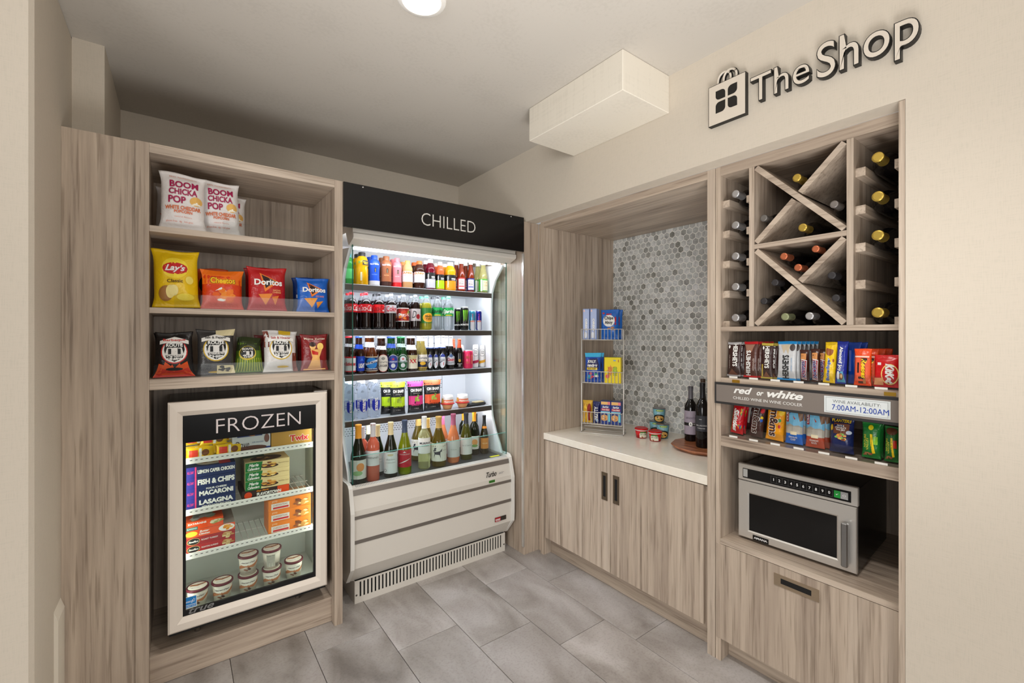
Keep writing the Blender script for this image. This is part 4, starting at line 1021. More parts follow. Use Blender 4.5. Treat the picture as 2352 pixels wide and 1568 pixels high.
s3 = (fb - fs) / 3
for i, (a_, cols_, lab) in enumerate([('Sweet & Sour Chicken', [(206, 130, 50), (150, 80, 30), (226, 170, 80)], 'green and cream frozen dinner box of battered chicken'), ('Roast Chicken & Gravy', [(226, 176, 80), (214, 150, 60), (244, 214, 140)], 'green and cream frozen dinner box between two alike'), ('Meat Loaf & Gravy', [(120, 66, 38), (150, 90, 50), (236, 190, 90)], 'green and cream frozen meat loaf box on top of its stack')]):
    fr = [('p', [(0, 0), (.34, 0), (.38, .98), (0, .98)], (16, 118, 54)), ('t', 'Marie', .18, .68, .22, .34, W, 'Bi'), ('t', 'Callenders', .18, .28, .26, .30, W, 'Bi'), ('e', .54, .36, .20, .20, (60, 40, 30)), ('f', .54, .52, .18, .30, cols_, 12), ('t', a_, .86, .55, .24, .16, (140, 110, 70), '')]
    tp = [('r', 0, .5, .5, 1, (30, 90, 56)), ('e', .5, .3, .36, .26, (70, 44, 30)), ('f', .5, .3, .26, .18, MEAT, 8)] if i == 2 else ()
    cartonA(563.5, 665, x_ + fs + s3 * (i + 1) - .0006, x_ + fs + s3 * i, (228, 206, 150), lab, fr, tp, group='green and cream frozen dinner boxes')
# top shelf
x_ = zs[1]
def piled(lab, x, y, z, rz, tl, seed, c=(240, 196, 20)):
    return pouch('ice_cream_bar', lab, 'ice cream bar', (x, y, z), .12, .055, .024, foil(c), [('r', .1, .2, .42, .8, (214, 60, 40)), ('e', .7, .5, .14, .3, (120, 70, 30)), ('r', .46, .1, .56, .9, (240, 238, 230))], rotz=rz, roll=tl, group='yellow wrapped ice cream bars piled on the top freezer shelf', seed=seed, part='wrapper')
labs = ['yellow wrapped ice cream bar low in the pile', 'yellow wrapped ice cream bar beside the blue and white box', 'yellow wrapped ice cream bar in the middle of the pile', 'yellow wrapped ice cream bar tipped at the front of the pile', 'yellow wrapped ice cream bar at the pile end by the door frame', 'yellow wrapped ice cream bar on top of the pile', 'yellow wrapped ice cream bar crossing the top of the pile', 'yellow wrapped ice cream bar lying behind the front row']
for i, (x, y, dz, rz, tl) in enumerate([(.092, 2.722, 0, .04, 0), (.217, 2.722, 0, -.04, 0), (.150, 2.722, .058, .06, .05), (.078, 2.765, 0, .03, 0), (.206, 2.765, 0, 0, 0), (.088, 2.768, .059, -.05, -.05), (.222, 2.768, .059, .04, .04), (.14, 2.812, .02, 0, 0)]):
    piled(labs[i], x, y, x_ + .001 + dz, rz, tl, i)
cartonA(534, 621, x_ + .115, x_, (206, 208, 210), 'blue and white ice cream bar box with brown script', [('r', 0, 0, 1, .16, (30, 60, 150)), ('e', .5, .16, .4, .12, (96, 56, 44)), ('t', 'Dove', .24, .36, .38, .30, (60, 40, 36), 'i'), ('t', 'milk chocolate', .66, .42, .30, .08, (90, 110, 150), ''), ('r', .12, .70, .78, 1, (44, 60, 120)), ('f', .45, .82, .3, .12, MEAT, 8), ('e', .9, .55, .07, .2, (120, 80, 70))], name='ice_cream_box', cat='ice cream box')
cartonA(623, 716, x_ + .115, x_, (186, 140, 60), 'gold caramel ice cream bar box with red and white lettering', [('t', 'Twix', .68, .38, .50, .34, W, 'O'), ('t', 'Twix', .68, .38, .47, .30, (196, 26, 34), 'B'), ('r', .14, .74, .86, 1, (110, 60, 30)), ('r', .2, .8, .4, 1, (200, 200, 200))], name='ice_cream_box', cat='ice cream box')
# third shelf
x_ = zs[3]
tz = onY(513, 1184, FY)[2] - x_; hh = tz / 4.1
rows = [('RIGATONI ALFREDO', (178, 30, 34), 'red frozen alfredo pasta box at the bottom of its stack', 'S'), ('ROAST TURKEY', (160, 28, 34), 'red frozen roast turkey box over the alfredo box', 'S'), ('Butter Chicken', (226, 84, 36), 'orange red frozen butter chicken box with a white bowl', 'B')]
for i, (s_, c_, lab, k_) in enumerate(rows):
    if k_ == 'S': fr = [('e', .14, .5, .13, .44, (230, 206, 120)), ('e', .14, .5, .12, .40, BK), ('t', 'Stouffers', .14, .5, .2, .26, W, 'Bi'), ('t', s_, .47, .55, .34, .2, W, 'b'), ('f', .82, .5, .16, .4, [(226, 206, 150), (206, 170, 110), (190, 140, 80)], 14)]
    else: fr = [('e', .10, .5, .12, .34, (246, 214, 60)), ('t', 'Butter', .36, .68, .2, .26, W, 'Bi'), ('t', 'Chicken', .36, .34, .22, .26, W, 'Bi'), ('e', .82, .5, .17, .46, W), ('f', .82, .52, .13, .34, [(240, 170, 40), (226, 140, 20)], 12)]
    cartonA(428, 540, x_ + hh * (i + 1) - .0006, x_ + hh * i, c_, lab, fr, [('r', 0, 0, 1, 1, (170, 160, 146))] if i == 2 else (), group='red frozen meal boxes')
cartonA(428, 513, x_ + tz, x_ + hh * 3, (226, 78, 24), 'orange frozen seafood meal box topping the red stack', [('t', 'ZATARAINS', .28, .72, .50, .22, W, 'B'), ('r', 0, 0, .3, .36, (26, 110, 104)), ('t', 'BLACKENED', .15, .18, .26, .16, W, ''), ('f', .80, .62, .2, .34, [(226, 222, 190), (200, 190, 140), (150, 160, 90)], 16)], [('f', .4, .3, .4, .3, [(190, 190, 180), (130, 130, 124), (160, 170, 140)], 22)])
x0s = onY(714, 1109, FY + .0)[2]
t4 = (x0s - x_ + .03) / 3; t4 = .0615
for i, lab in enumerate(['orange boxed frozen meal with a pasta photo, lowest of three', 'orange boxed frozen meal in the middle of three', 'orange boxed frozen meal on top of three']):
    fr = [('r', .06, .12, .48, .66, (232, 228, 220)), ('r', .10, .18, .46, .34, (206, 30, 40)), ('t', 'CHEESESTEAK', .27, .50, .34, .15, (160, 80, 40), ''), ('f', .76, .42, .22, .34, [(160, 90, 44), (206, 150, 70), (240, 214, 150), (120, 66, 30)], 18), ('t', 'gooey', .14, .84, .12, .16, (250, 224, 180), '')]
    cartonA(617, 714, x_ + t4 * (i + 1) - .0006, x_ + t4 * i, (236, 130, 26), lab, fr, [('r', .04, .05, .6, .95, (190, 176, 150)), ('r', .6, .05, .98, .95, (196, 150, 110))] if i == 2 else (), group='orange frozen meal boxes', d=.16)
# ice cream tubs
TUB = (238, 232, 216)
def tub(loc, lab, back=False, rz=0):
    t = thing('ice_cream_tub', lab, 'ice cream tub', loc, rz, 'cream and maroon ice cream tubs on the freezer floor')
    H_, R0, R1 = .098, .036, .045
    MB().lathe([(1e-4, .004), (R0 - .003, .004), (R0, 0), (R1, H_)], seg=26).build('carton', P(TUB, .4), t, world=False)
    MB().lathe([(R1 + .0005, H_ - .010), (R1 + .0035, H_ - .008), (R1 + .0035, H_ + .001), (R1 + .001, H_ + .003), (R1 - .002, H_ + .0005), (1e-4, H_ + .0005)], seg=26, close=False).build('lid', P((98, 24, 40), .35), t, world=False)
    fm = lambda u, v, l: ((R0 + (R1 - R0) * v + .0006 + l) * math.sin((u - .5) * PI), -(R0 + (R1 - R0) * v + .0006 + l) * math.cos((u - .5) * PI), v * H_)
    art = [('p', [(0, .40), (.3, .62), (.7, .50), (1, .72), (1, .60), (.7, .38), (.3, .50), (0, .28)], (186, 120, 76)), ('e', .5, .68, .32, .16, (240, 236, 226)), ('t', 'Haagen-Dazs', .5, .68, .50, .10, (60, 30, 36), 'bi'), ('f', .5, .34, .15, .10, [(110, 60, 40), (80, 40, 26), (140, 84, 56)], 9), ('t', 'chocolate', .5, .15, .2, .045, (120, 90, 70), '')]
    if back: art = [('r', .30, .12, .62, .80, (206, 204, 190)), ('t', 'Nutrition Facts', .46, .74, .28, .06, BK, 'b')] + [('r', .32, .16 + .07 * i, .60, .175 + .07 * i, (70, 70, 66)) for i in range(8)] + [('r', .66 + .018 * i, .1, .668 + .018 * i, .28, BK) for i in range(8)]
    printed(t, art, fm, step=.0002)
    fl2 = lambda u, v, l: ((u - .5) * .086, (v - .5) * .086, H_ + .0012 + l)
    printed(t, [('e', .5, .5, .47, .47, (238, 230, 214)), ('p', [(.1, .62), (.5, .52), (.9, .7), (.85, .82), (.5, .66), (.15, .76)], (176, 108, 64)), ('f', .62, .64, .16, .12, [(110, 60, 40), (150, 90, 56)], 6), ('e', .42, .30, .30, .13, (246, 242, 234)), ('t', 'Haagen-Dazs', .42, .30, .46, .08, (60, 30, 36), 'bi')], fl2, name='lid_print', step=.0002)
    return t
zt = zs[0] + .0005
for x, y, lab in ((.083, 2.735, 'ice cream tub standing behind the blue energy sticker'), (.187, 2.728, 'ice cream tub alone between the sticker and the stacked ones'), (.302, 2.726, 'ice cream tub under another, next to the lone one'), (.412, 2.722, 'ice cream tub carrying one turned back to front'), (.525, 2.745, 'ice cream tub standing alone by the hinge side')):
    tub((x, y, zt), lab, rz=-.12)
tub((.302, 2.728, zt + .1025), 'ice cream tub stacked on top, label facing out', rz=-.12)
tub((.412, 2.726, zt + .1025), 'ice cream tub stacked on top with its nutrition panel showing', True, rz=-.12)

# ---------------------------------------------------------------- chilled case
def bot(pl, pr, pt, z0, kind, body, capc, label, art=(), bands=(), Y=2.945, name='drink_bottle', cat='bottle', group=None, H=None, rz=None, capmat=None, dx=0):
    x, w_, h_ = spanA(pl, pr, pt, Y, z0, True)
    x = min(x + dx, 1.976 - w_ / 2); dx = 0; rz = -math.atan2(x, Y) * .85 if rz is None else rz
    return bottle(name, label, cat, kind, (x + dx, Y, z0 + .0005), w_ / 2 * .985, H or h_, body, capc, art, bands, rotz=rz, group=group, capmat=capmat)
def behind(root, label, dy=.075, dx=0, rz=None):
    dy = max(dy, 2 * RAD.get(root.name, 0) + .005)
    return dup(root, (root.location.x + dx, root.location.y + dy, root.location.z), label, rotz=rz)
def liquid(c, tr=.55): return mat(c, .08, 0, tr, ior=1.34)
z = sh_z[1] + .003
g0 = bot(793, 812, 583, z, 'wide', liquid((70, 190, 90)), (60, 150, 160), 'green sports drink bottle seen through the end glass', [], [(.18, .5, (90, 190, 110))])
a = bot(816, 846, 580, z, 'gallon', liquid((226, 170, 10), .3), (30, 32, 34), 'yellow juice bottle with black cap and green lemon print', [('e', .36, .68, .05, .04, (90, 130, 30)), ('r', .52, .60, .86, .74, BK), ('t', 'Minute', .69, .69, .26, .035, YE, 'b'), ('t', 'Maid', .69, .645, .18, .035, YE, 'b'), ('r', .42, .12, .5, .38, (196, 190, 160))])
behind(a, 'second yellow juice bottle with black cap, behind the first')
def prot(pl, pr, pt, c, c2, lab, lt):
    t = bot(pl, pr, pt, z, 'protein', P(c, .3), c, lab, [('r', 0, 0, 1, .16, c2), ('t', 'fairlife', .5, .70, .5, .05, (226, 226, 230), 'b'), ('r', .50, .44, .60, .58, (20, 22, 30)), ('t', 'CORE POWER', .55, .50, .035, .11, (230, 220, 180), 'r'), ('t', 'PROTEIN', .5, .36, .3, .03, lt, 'b')], [(.0, .14, c2)])
    return t
p1 = prot(846, 873, 587, (20, 74, 190), (190, 190, 194), 'blue protein shake bottle with grey base', (120, 150, 220)); behind(p1, 'second blue protein shake bottle behind the first')
p2 = prot(874, 900, 589, (150, 90, 56), (60, 30, 22), 'brown chocolate protein shake bottle', (220, 170, 120)); behind(p2, 'second brown protein shake bottle behind the first')
p3 = prot(900.5, 923, 593, (222, 120, 130), (206, 30, 36), 'pink strawberry protein shake bottle with red base', (250, 200, 200)); behind(p3, 'second pink protein shake bottle behind the first')
DK = [('t', 'DUNKIN', .5, .545, .62, .085, (238, 110, 20), 'O'), ('t', 'ICED COFFEE', .5, .455, .46, .03, (200, 30, 110), 'b')]
q = bot(923.5, 948, 599, z, 'wide', liquid((206, 160, 110), .15), (232, 160, 90), 'tan iced coffee bottle with white label and orange cap', DK, [(.22, .60, (222, 214, 214))]); behind(q, 'second tan iced coffee bottle behind the first')
q = bot(950, 976, 600, z, 'wide', liquid((60, 30, 20), .1), (214, 100, 40), 'dark iced coffee bottle with white label and orange cap', DK, [(.22, .60, (222, 218, 220))]); behind(q, 'second dark iced coffee bottle behind the first')
def vit(pl, pr, pt, liq, lab2, label):
    t = bot(pl, pr, pt, z, 'wide', liquid(liq, .5), (244, 244, 244), label, [('t', 'vitamin', .34, .30, .09, .40, W, 'lb'), ('r', .55, .40, .80, .43, W), ('r', .55, .36, .8, .38, (180, 180, 180))], [(.05, .34, lab2), (.34, .55, BK)])
    behind(t, 'second ' + label + ', behind the first'); return t
vit(977, 1000, 596, (120, 14, 40), (176, 176, 186), 'deep red enhanced water bottle with silver and black label')
vit(1000.5, 1020.5, 602, (232, 110, 60), (156, 206, 20), 'coral enhanced water bottle with lime and black label')
vit(1021, 1047, 603, (246, 178, 20), (246, 134, 20), 'amber enhanced water bottle with orange and black label')
def tea(pl, pr, pt, liq, c, label, bands_c):
    t = bot(pl, pr, pt, z, 'tea', liquid(liq, .4), (246, 246, 246), label, [('r', .26, .08, .74, .40, (214, 206, 204)), ('t', 'GOLD', .5, .34, .34, .07, (70, 60, 50), ''), ('t', 'PEAK', .5, .25, .34, .07, (70, 60, 50), ''), ('r', .3, .15, .7, .18, c)], [(.06, .44, bands_c)])
    behind(t, 'second ' + label + ', behind the first'); return t
tea(1050, 1069, 598, (130, 44, 14), (196, 40, 50), 'brown iced tea bottle with red label', (150, 40, 40))
tea(1072, 1090, 600, (130, 44, 14), (40, 60, 160), 'brown iced tea bottle with blue label', (30, 40, 110))
t = bot(1099, 1120, 601.5, z, 'tea', liquid((214, 210, 140), .7), (246, 246, 246), 'pale lemonade bottle with green label at the shelf end', [('r', .45, .08, .9, .40, (206, 202, 170)), ('t', 'PURE', .68, .33, .3, .06, (160, 130, 50), ''), ('t', 'LEAF', .68, .24, .3, .06, (160, 130, 50), ''), ('r', .30, .06, .42, .42, W)], [(.06, .44, (60, 150, 40))]); behind(t, 'second pale lemonade bottle behind the first')
# shelf two
z = sh_z[2] + .003
DC = mat((22, 8, 6), .08)
def soda(pl, pr, pt, capc, lab, art, bands, kind='soda', body=DC, grp=None, cls='soda_bottle', tr=None, bl=None):
    t = bot(pl, pr, pt, z, kind, body, capc, lab, art, bands, name=cls, group=grp)
    x = t.location.x; R_ = t  # clear shoulder above the drink line
    behind(t, bl or ('second ' + lab + ', behind the first')); return t
RD = (206, 20, 34)
def coke(pl, pr, pt, capc, lab, band, script, col, op='i', w_=.8):
    return soda(pl, pr, pt, capc, lab, [('t', script, .52, .58, w_, .15, col, op), ('r', .7, .50, .9, .54, (240, 200, 200))], [(.46, .685, band)])
coke(793, 821, 671, (226, 30, 40), 'red labelled cola bottle seen partly through the end glass', RD, 'Coca-Cola', W)
coke(827.5, 853, 672, (226, 30, 40), 'red labelled cola bottle with white script and red cap', RD, 'Coca-Cola', W)
coke(856.5, 883, 673.5, (30, 30, 34), 'cola bottle with black script on its red label', (214, 22, 30), 'Coca-Cola', (120, 8, 14))
coke(885, 911, 675, (214, 214, 216), 'diet cola bottle with silver label and red letters', (188, 186, 190), 'Coke', (200, 20, 40), 'b', .62)
soda(913, 939.5, 677, (150, 150, 156), 'dark soda bottle with low brown red label and slanted white letters', [('r', .0, .60 - .0, 1, .62, W), ('r', 0, .235, 1, .255, W), ('f', .5, .42, .4, .14, [(206, 60, 30), (150, 24, 20), (226, 120, 40)], 14), ('t', 'PIBB', .5, .42, .62, .13, W, 'Bd'), ('t', 'XTRA', .72, .50, .3, .08, (150, 190, 60), 'Bd')], [(.255, .60, (150, 26, 22))], 'soda2')
soda(941.5, 966, 677.5, (140, 140, 146), 'dark diet soda bottle with low silver label and red fruit', [('t', 'D', .42, .44, .26, .2, (40, 40, 44), 'i'), ('e', .66, .38, .13, .07, (150, 20, 30)), ('t', 'Zero', .6, .28, .3, .05, (120, 120, 124), '')], [(.255, .60, (196, 190, 192))], 'soda2')
soda(966.5, 992, 679.5, (90, 210, 150), 'green soda bottle with yellow round fruit print', [('e', .62, .36, .36, .135, (240, 190, 40)), ('e', .62, .36, .30, .11, (226, 150, 30)), ('t', 'Mello', .62, .40, .4, .06, (60, 70, 20), 'b'), ('t', 'Yello', .62, .33, .4, .06, (60, 70, 20), 'b')], [(.2, .64, (50, 120, 50))], 'soda2', liquid((196, 190, 60), .6))
soda(992.5, 1016, 680.5, (60, 62, 66), 'clear lemon lime soda bottle with black letters on green label', [('t', 'Sprite', .5, .535, .86, .15, (10, 50, 30), 'Bi'), ('r', .3, .43, .7, .45, YE)], [(.42, .66, (24, 160, 76))], 'soda2', liquid((226, 232, 236), .9))
soda(1018, 1042, 681, (90, 214, 150), 'clear lemon lime soda bottle with white letters on green label', [('t', 'Sprite', .5, .535, .86, .15, W, 'Bi'), ('r', .3, .43, .7, .45, YE)], [(.42, .66, (24, 160, 76))], 'soda2', liquid((226, 232, 236), .9))
MK = [('p', [(.36, .86), (.46, .86), (.46, .42), (.42, .36), (.41, .5)], (120, 200, 30)), ('p', [(.5, .86), (.57, .86), (.54, .5), (.51, .42)], (120, 200, 30)), ('p', [(.62, .86), (.72, .86), (.66, .5), (.60, .36), (.63, .6)], (120, 200, 30)), ('t', 'MONSTER', .5, .24, .66, .07, W, 'B')]
c_ = bot(1057, 1076.5, 705, z, 'can', mat((14, 16, 14), .22), (190, 190, 190), 'tall black energy drink can with green claw marks, front one', MK, name='energy_drink_can', cat='can')
bot(1043, 1058, 708, z, 'can', mat((14, 16, 14), .22), (190, 190, 190), 'tall black energy drink can with green claw marks, beside the soda', MK, name='energy_drink_can', cat='can', Y=3.0)
RB = lambda c: [('p', [(.3, 0), (.75, 0), (.75, .5), (.3, .5)], (190, 190, 196)), ('p', [(0, .5), (.3, .5), (.3, .99), (0, .99)], c), ('f', .5, .46, .2, .06, [(196, 40, 30), (226, 150, 40)], 5), ('t', 'Red Bull', .5, .62, .12, .4, (196, 20, 40), 'l')]
bot(1077, 1092, 713.5, z, 'can', mat((60, 140, 170), .2, .5), (190, 190, 190), 'slim light blue and silver energy drink can', RB((60, 150, 190)), name='energy_drink_can', cat='can')
bot(1093, 1106.5, 713.5, z, 'can', mat((30, 36, 130), .2, .5), (190, 190, 190), 'slim dark blue and silver energy drink can', RB((24, 30, 120)), name='energy_drink_can', cat='can')
# shelf three
z = sh_z[3] + .003
BR = mat((40, 16, 6), .06); GB = mat((16, 66, 24), .06, 0, .3); CB = mat((196, 176, 90), .06, 0, .6); DB = mat((16, 12, 12), .06)
def beer(pl, pr, pt, body, capc, lab, art, bands=(), bl=None, n=1):
    t = bot(pl, pr, pt, z, 'beer', body, capc, lab, art, bands, name='beer_bottle')
    for i in range(n): behind(t, bl or ('second ' + lab + ', behind the first'), .068)
    return t
beer(793, 817, 772, BR, (200, 30, 40), 'brown beer bottle with white and red label by the end glass', [('r', .05, .08, .95, .46, (214, 216, 214)), ('r', .05, .43, .95, .47, (190, 30, 40)), ('r', .05, .07, .95, .10, (190, 30, 40)), ('t', 'Budweiser', .5, .28, .7, .10, (190, 30, 40), 'Bi')], [(.72, .8, (226, 220, 220))])
beer(819, 837, 772, BR, (40, 80, 190), 'brown beer bottle with bright blue label', [('r', .05, .08, .95, .47, (20, 60, 180)), ('t', 'LIGHT', .6, .22, .5, .12, W, 'O'), ('p', star(.6, .38, .2, .07, 3, .3), (60, 120, 230))], [(.66, .78, (30, 80, 200))])
beer(839, 867, 772, mat((96, 44, 14), .06, 0, .25), (200, 200, 210), 'amber beer bottle with round blue moon picture label', [('r', .04, .08, .96, .44, (20, 34, 90)), ('r', .04, .435, .96, .455, (240, 220, 180)), ('r', .04, .07, .96, .085, (240, 220, 180)), ('e', .5, .28, .32, .145, (40, 130, 210)), ('p', [(.14, .22), (.86, .32), (.86, .38), (.14, .28)], (226, 230, 236)), ('t', 'BLUE MOON', .5, .30, .6, .05, (20, 34, 90), 'Bd'), ('t', 'BELGIAN WHITE', .5, .13, .6, .03, W, 'b')], [(.70, .84, (226, 230, 236))])
beer(868.5, 890.5, 773, BR, (226, 220, 214), 'brown beer bottle with tall cream oval lager label', [('e', .5, .27, .46, .24, (200, 60, 50)), ('e', .5, .27, .44, .23, (226, 222, 210)), ('t', 'Yuengling', .5, .30, .66, .05, (50, 50, 50), 'i'), ('t', 'LAGER', .5, .20, .6, .06, (60, 60, 60), 'b'), ('e', .5, .40, .12, .04, (140, 140, 134))], [(.64, .74, (236, 232, 226))])
hk = lambda c: [('e', .5, .28, .44, .22, (206, 214, 220)), ('e', .5, .28, .41, .205, c), ('e', .5, .36, .22, .09, (214, 220, 224) if c[1] > 80 else c), ('p', star(.5, .37, .10, .04), (206, 30, 40)), ('r', .1, .27, .9, .315, (206, 214, 226)), ('t', 'Heineken', .5, .292, .7, .035, c, 'B'), ('e', .5, .19, .14, .06, (206, 214, 220))]
beer(892, 913, 773, GB, (40, 70, 160), 'green beer bottle with blue oval label and red star', hk((40, 60, 150)), [(.68, .80, (60, 90, 180))])
beer(914.5, 935.5, 773, GB, (30, 110, 60), 'green beer bottle with green oval label and red star', hk((30, 96, 60)), [(.70, .8, (180, 200, 190))])
beer(937, 959, 773, BR, (200, 196, 190), 'brown beer bottle with cream label and two red crosses', [('r', .04, .08, .96, .47, (226, 220, 200)), ('p', [(.04, .47), (.5, .3), (.96, .47)], (190, 180, 130)), ('t', 'XX', .5, .30, .5, .12, (190, 30, 36), 'O')], [(.62, .76, (232, 230, 226))])
beer(960, 981, 772, CB, (206, 206, 214), 'clear pale beer bottle with white and navy label', [('r', .04, .10, .96, .27, (24, 30, 60)), ('r', .04, .27, .96, .47, (232, 228, 220)), ('t', 'Corona', .5, .38, .7, .07, (24, 30, 70), 'b'), ('t', 'Extra', .5, .30, .4, .04, (150, 120, 40), ''), ('e', .5, .22, .2, .05, (226, 176, 40)), ('r', .04, .09, .96, .11, (206, 170, 60))], [(.86, .94, (230, 232, 240))])
ul = [('e', .42, .27, .3, .21, (214, 218, 226)), ('p', [(.2, .38), (.42, .48), (.64, .44), (.66, .38)], (40, 60, 150)), ('t', 'ULTRA', .44, .29, .4, .05, (60, 66, 80), ''), ('p', [(.16, .22), (.6, .30), (.2, .19)], (60, 66, 90)), ('r', .5, .14, .54, .22, (200, 30, 40))]
beer(982, 995, 772, DB, (220, 224, 232), 'dark light beer bottle with silver oval label, first of three', ul, [(.66, .94, (226, 226, 232)), (.64, .67, (40, 90, 180))])
beer(996, 1008, 772, DB, (220, 224, 232), 'dark light beer bottle with silver oval label, middle of three', ul, [(.66, .94, (226, 226, 232)), (.64, .67, (40, 90, 180))])
beer(1009, 1026, 771, DB, (220, 224, 232), 'dark light beer bottle with silver oval label, last of three', ul, [(.66, .94, (226, 226, 232)), (.64, .67, (40, 90, 180))])
beer(1027, 1044, 772, DB, (206, 206, 212), 'dark light beer bottle with silver mountain label and red script', [('p', [(.1, .14), (.1, .38), (.34, .42), (.5, .49), (.66, .42), (.9, .38), (.9, .14)], (200, 206, 216)), ('p', [(.3, .40), (.5, .48), (.7, .40), (.5, .36)], (70, 100, 150)), ('t', 'Coors', .5, .30, .7, .10, (196, 24, 40), 'Bi'), ('t', 'LIGHT', .5, .2, .5, .05, (60, 60, 70), 'b')], [(.70, .94, (222, 222, 226))])
t = bot(1046, 1064, 778, z, 'beer', DB, (206, 90, 50), 'black bottle with orange foil top and small gold print', [('e', .5, .28, .1, .05, (190, 150, 50)), ('r', .3, .16, .7, .18, (160, 160, 160)), ('r', .42, .08, .58, .16, (120, 120, 120))], [(.70, .95, (206, 90, 56))], name='beer_bottle'); behind(t, 'second black bottle with orange foil top', dx=-.01)
bot(1063, 1086.5, 804, z, 'can', mat((222, 50, 96), .25, .2), (200, 200, 200), 'pink can standing before the tall white ones', [('t', 'ARIZONA', .72, .5, .12, .5, (206, 150, 80), 'l'), ('e', .45, .62, .12, .09, (180, 60, 60)), ('e', .45, .34, .10, .06, (190, 70, 60))], name='drink_can', cat='can', Y=2.94)
wc = lambda c: [('e', .5, .66, .34, .17, (70, 72, 74)), ('e', .5, .66, .31, .155, (224, 224, 222)), ('t', 'White', .5, .72, .4, .06, (60, 60, 62), 'b'), ('t', 'Claw', .5, .64, .36, .06, (60, 60, 62), 'b'), ('p', [(0, .26), (1, .36), (1, .24), (0, .14)], c)]
mw_ = mat((222, 222, 220), .25)
t = bot(1085, 1099, 791, z, 'can', mw_, (200, 200, 200), 'tall white can with crimson stripe', wc((170, 30, 70)), name='drink_can', cat='can', Y=3.0)
behind(t, 'tall white can behind the crimson striped one', .10, -.075); 
t = bot(1105.5, 1118.5, 792, z, 'can', mw_, (200, 200, 200), 'tall white can with mustard stripe at the shelf end', wc((206, 150, 20)), name='drink_can', cat='can', Y=3.0)
behind(t, 'tall white can behind the mustard striped one', .10, .0); behind(t, 'tall white can behind the pink one', .12, -.23)
# shelf four
z = sh_z[4] + .003
wt = mat((236, 242, 250), .05, 0, .93, ior=1.15)
def water(pl, pr, pt, lab):
    t = bot(pl, pr, pt, z, 'water', wt, (240, 244, 248), lab, [('e', .55, .30, .24, .12, (24, 40, 170)), ('r', .31, .28, .79, .46, (24, 40, 170)), ('t', 'smart', .55, .36, .20, .34, W, 'lB')], [], name='water_bottle', Y=2.95)
    behind(t, 'water bottle standing behind ' + lab.replace('clear water bottle', 'the one'), .08); return t
water(791, 815, 875, 'clear water bottle with blue label against the end glass')
water(820, 846, 873, 'clear water bottle with blue label, second from the end glass')
water(849, 874, 871, 'clear water bottle with blue label next to the pouches')
def pick(pl, pr, pt, c, lab, low, Y=2.945, bl=None, w=None):
    x, w_, h_ = spanA(pl, pr, pt, Y, z)
    art = [('r', 0, .84, 1, 1, c), ('r', .03, .26, .97, .54, c), ('t', 'OH SNAP!', .5, .72, .74, .10, W, 'O'), ('t', 'pickling co.', .5, .62, .44, .035, W, 'i'), ('f', .52, .44, .22, .15, [(150, 180, 60), (176, 200, 90), (120, 150, 50)], 8), ('t', low, .5, .25, .66, .05, c, 'b'), ('t', '1 DILL', .5, .14, .3, .03, (180, 180, 180), '')]
    return pouch('snack_pouch', lab, 'snack pouch', (x, Y, z + .001), w or w_, h_, .05, foil((24, 26, 30)), art, seal=.04, flat_bottom=True, tilt=-.05, group='resealable pickle pouches in the drinks case', rotz=-.12)
LG = (190, 226, 30)
t = pick(897, 930.5, 878.5, LG, 'black pickle pouch with lime green top, front one', 'DILLY BITES'); dup(t, (t.location.x - .045, t.location.y + .06, t.location.z), 'black pickle pouch with lime green top, peeking out behind')
pick(937, 972, 876.5, (226, 60, 140), 'black pickle pouch with pink top', 'SASSY')
pick(974, 1012, 873, (240, 96, 50), 'black pickle pouch with orange top', 'HOTTIE BITES')
def cup(pl, pr, pt, lab, Y=2.95):
    x, w_, h_ = spanA(pl, pr, pt, Y, z, True); R_ = w_ / 2
    t = thing('snack_cup', lab, 'snack cup', (x, Y, z + .0005), -.4, 'domed snack cups in the drinks case')
    MB().lathe([(1e-4, .001), (R_ * .55, 0), (R_ * .85, h_ * .36)], seg=22).build('cup', P((206, 150, 100), .4), t, world=False)
    MB().lathe([(R_ * .84, h_ * .34), (R_, h_ * .36), (R_, h_ * .41), (R_ * .88, h_ * .43)], seg=22, close=False).build('rim', P((206, 30, 44), .35), t, world=False)
    MB().lathe([(R_ * .88, h_ * .42), (R_ * .82, h_ * .8), (R_ * .72, h_ * .97), (1e-4, h_)], seg=22, close=False).build('dome', P((226, 226, 226), .2), t, world=False)
    fm = lambda u, v, l: ((R_ * (.88 - .06 * v) + .0008 + l) * math.sin((u - .5) * PI), -(R_ * (.88 - .06 * v) + .0008 + l) * math.cos((u - .5) * PI), h_ * (.43 + .4 * v))
    printed(t, [('r', .25, .0, .85, .6, (226, 120, 80)), ('r', .1, 0, .25, .8, (206, 150, 60)), ('t', 'Hummus', .55, .3, .5, .3, W, 'B')], fm, step=.0002); return t
cup(1011, 1044, 905.5, 'domed snack cup with red rim beside the orange pouch'); cup(1045.5, 1078, 903.5, 'domed snack cup with red rim beside the flat tray')
fx = onY(1102, HYP, 3.0)[0] - .06
t = thing('sandwich_tray', 'flat clear lidded sandwich tray at the shelf end', 'food tray', (fx, 3.0, z), .1)
MB().box(-.085, -.055, .0005, .085, .065, .020, bev=.006).build('tray', P((28, 28, 30), .4), t, world=False)
MB().box(-.082, -.052, .0205, .082, .062, .034, bev=.008).build('lid', glass('lid', (.9, .92, .94), .1), t, world=False)
MB().box(-.02, -.050, .0207, .07, .0, .030, bev=.004).build('bread', P((226, 206, 150), .7), t, world=False)
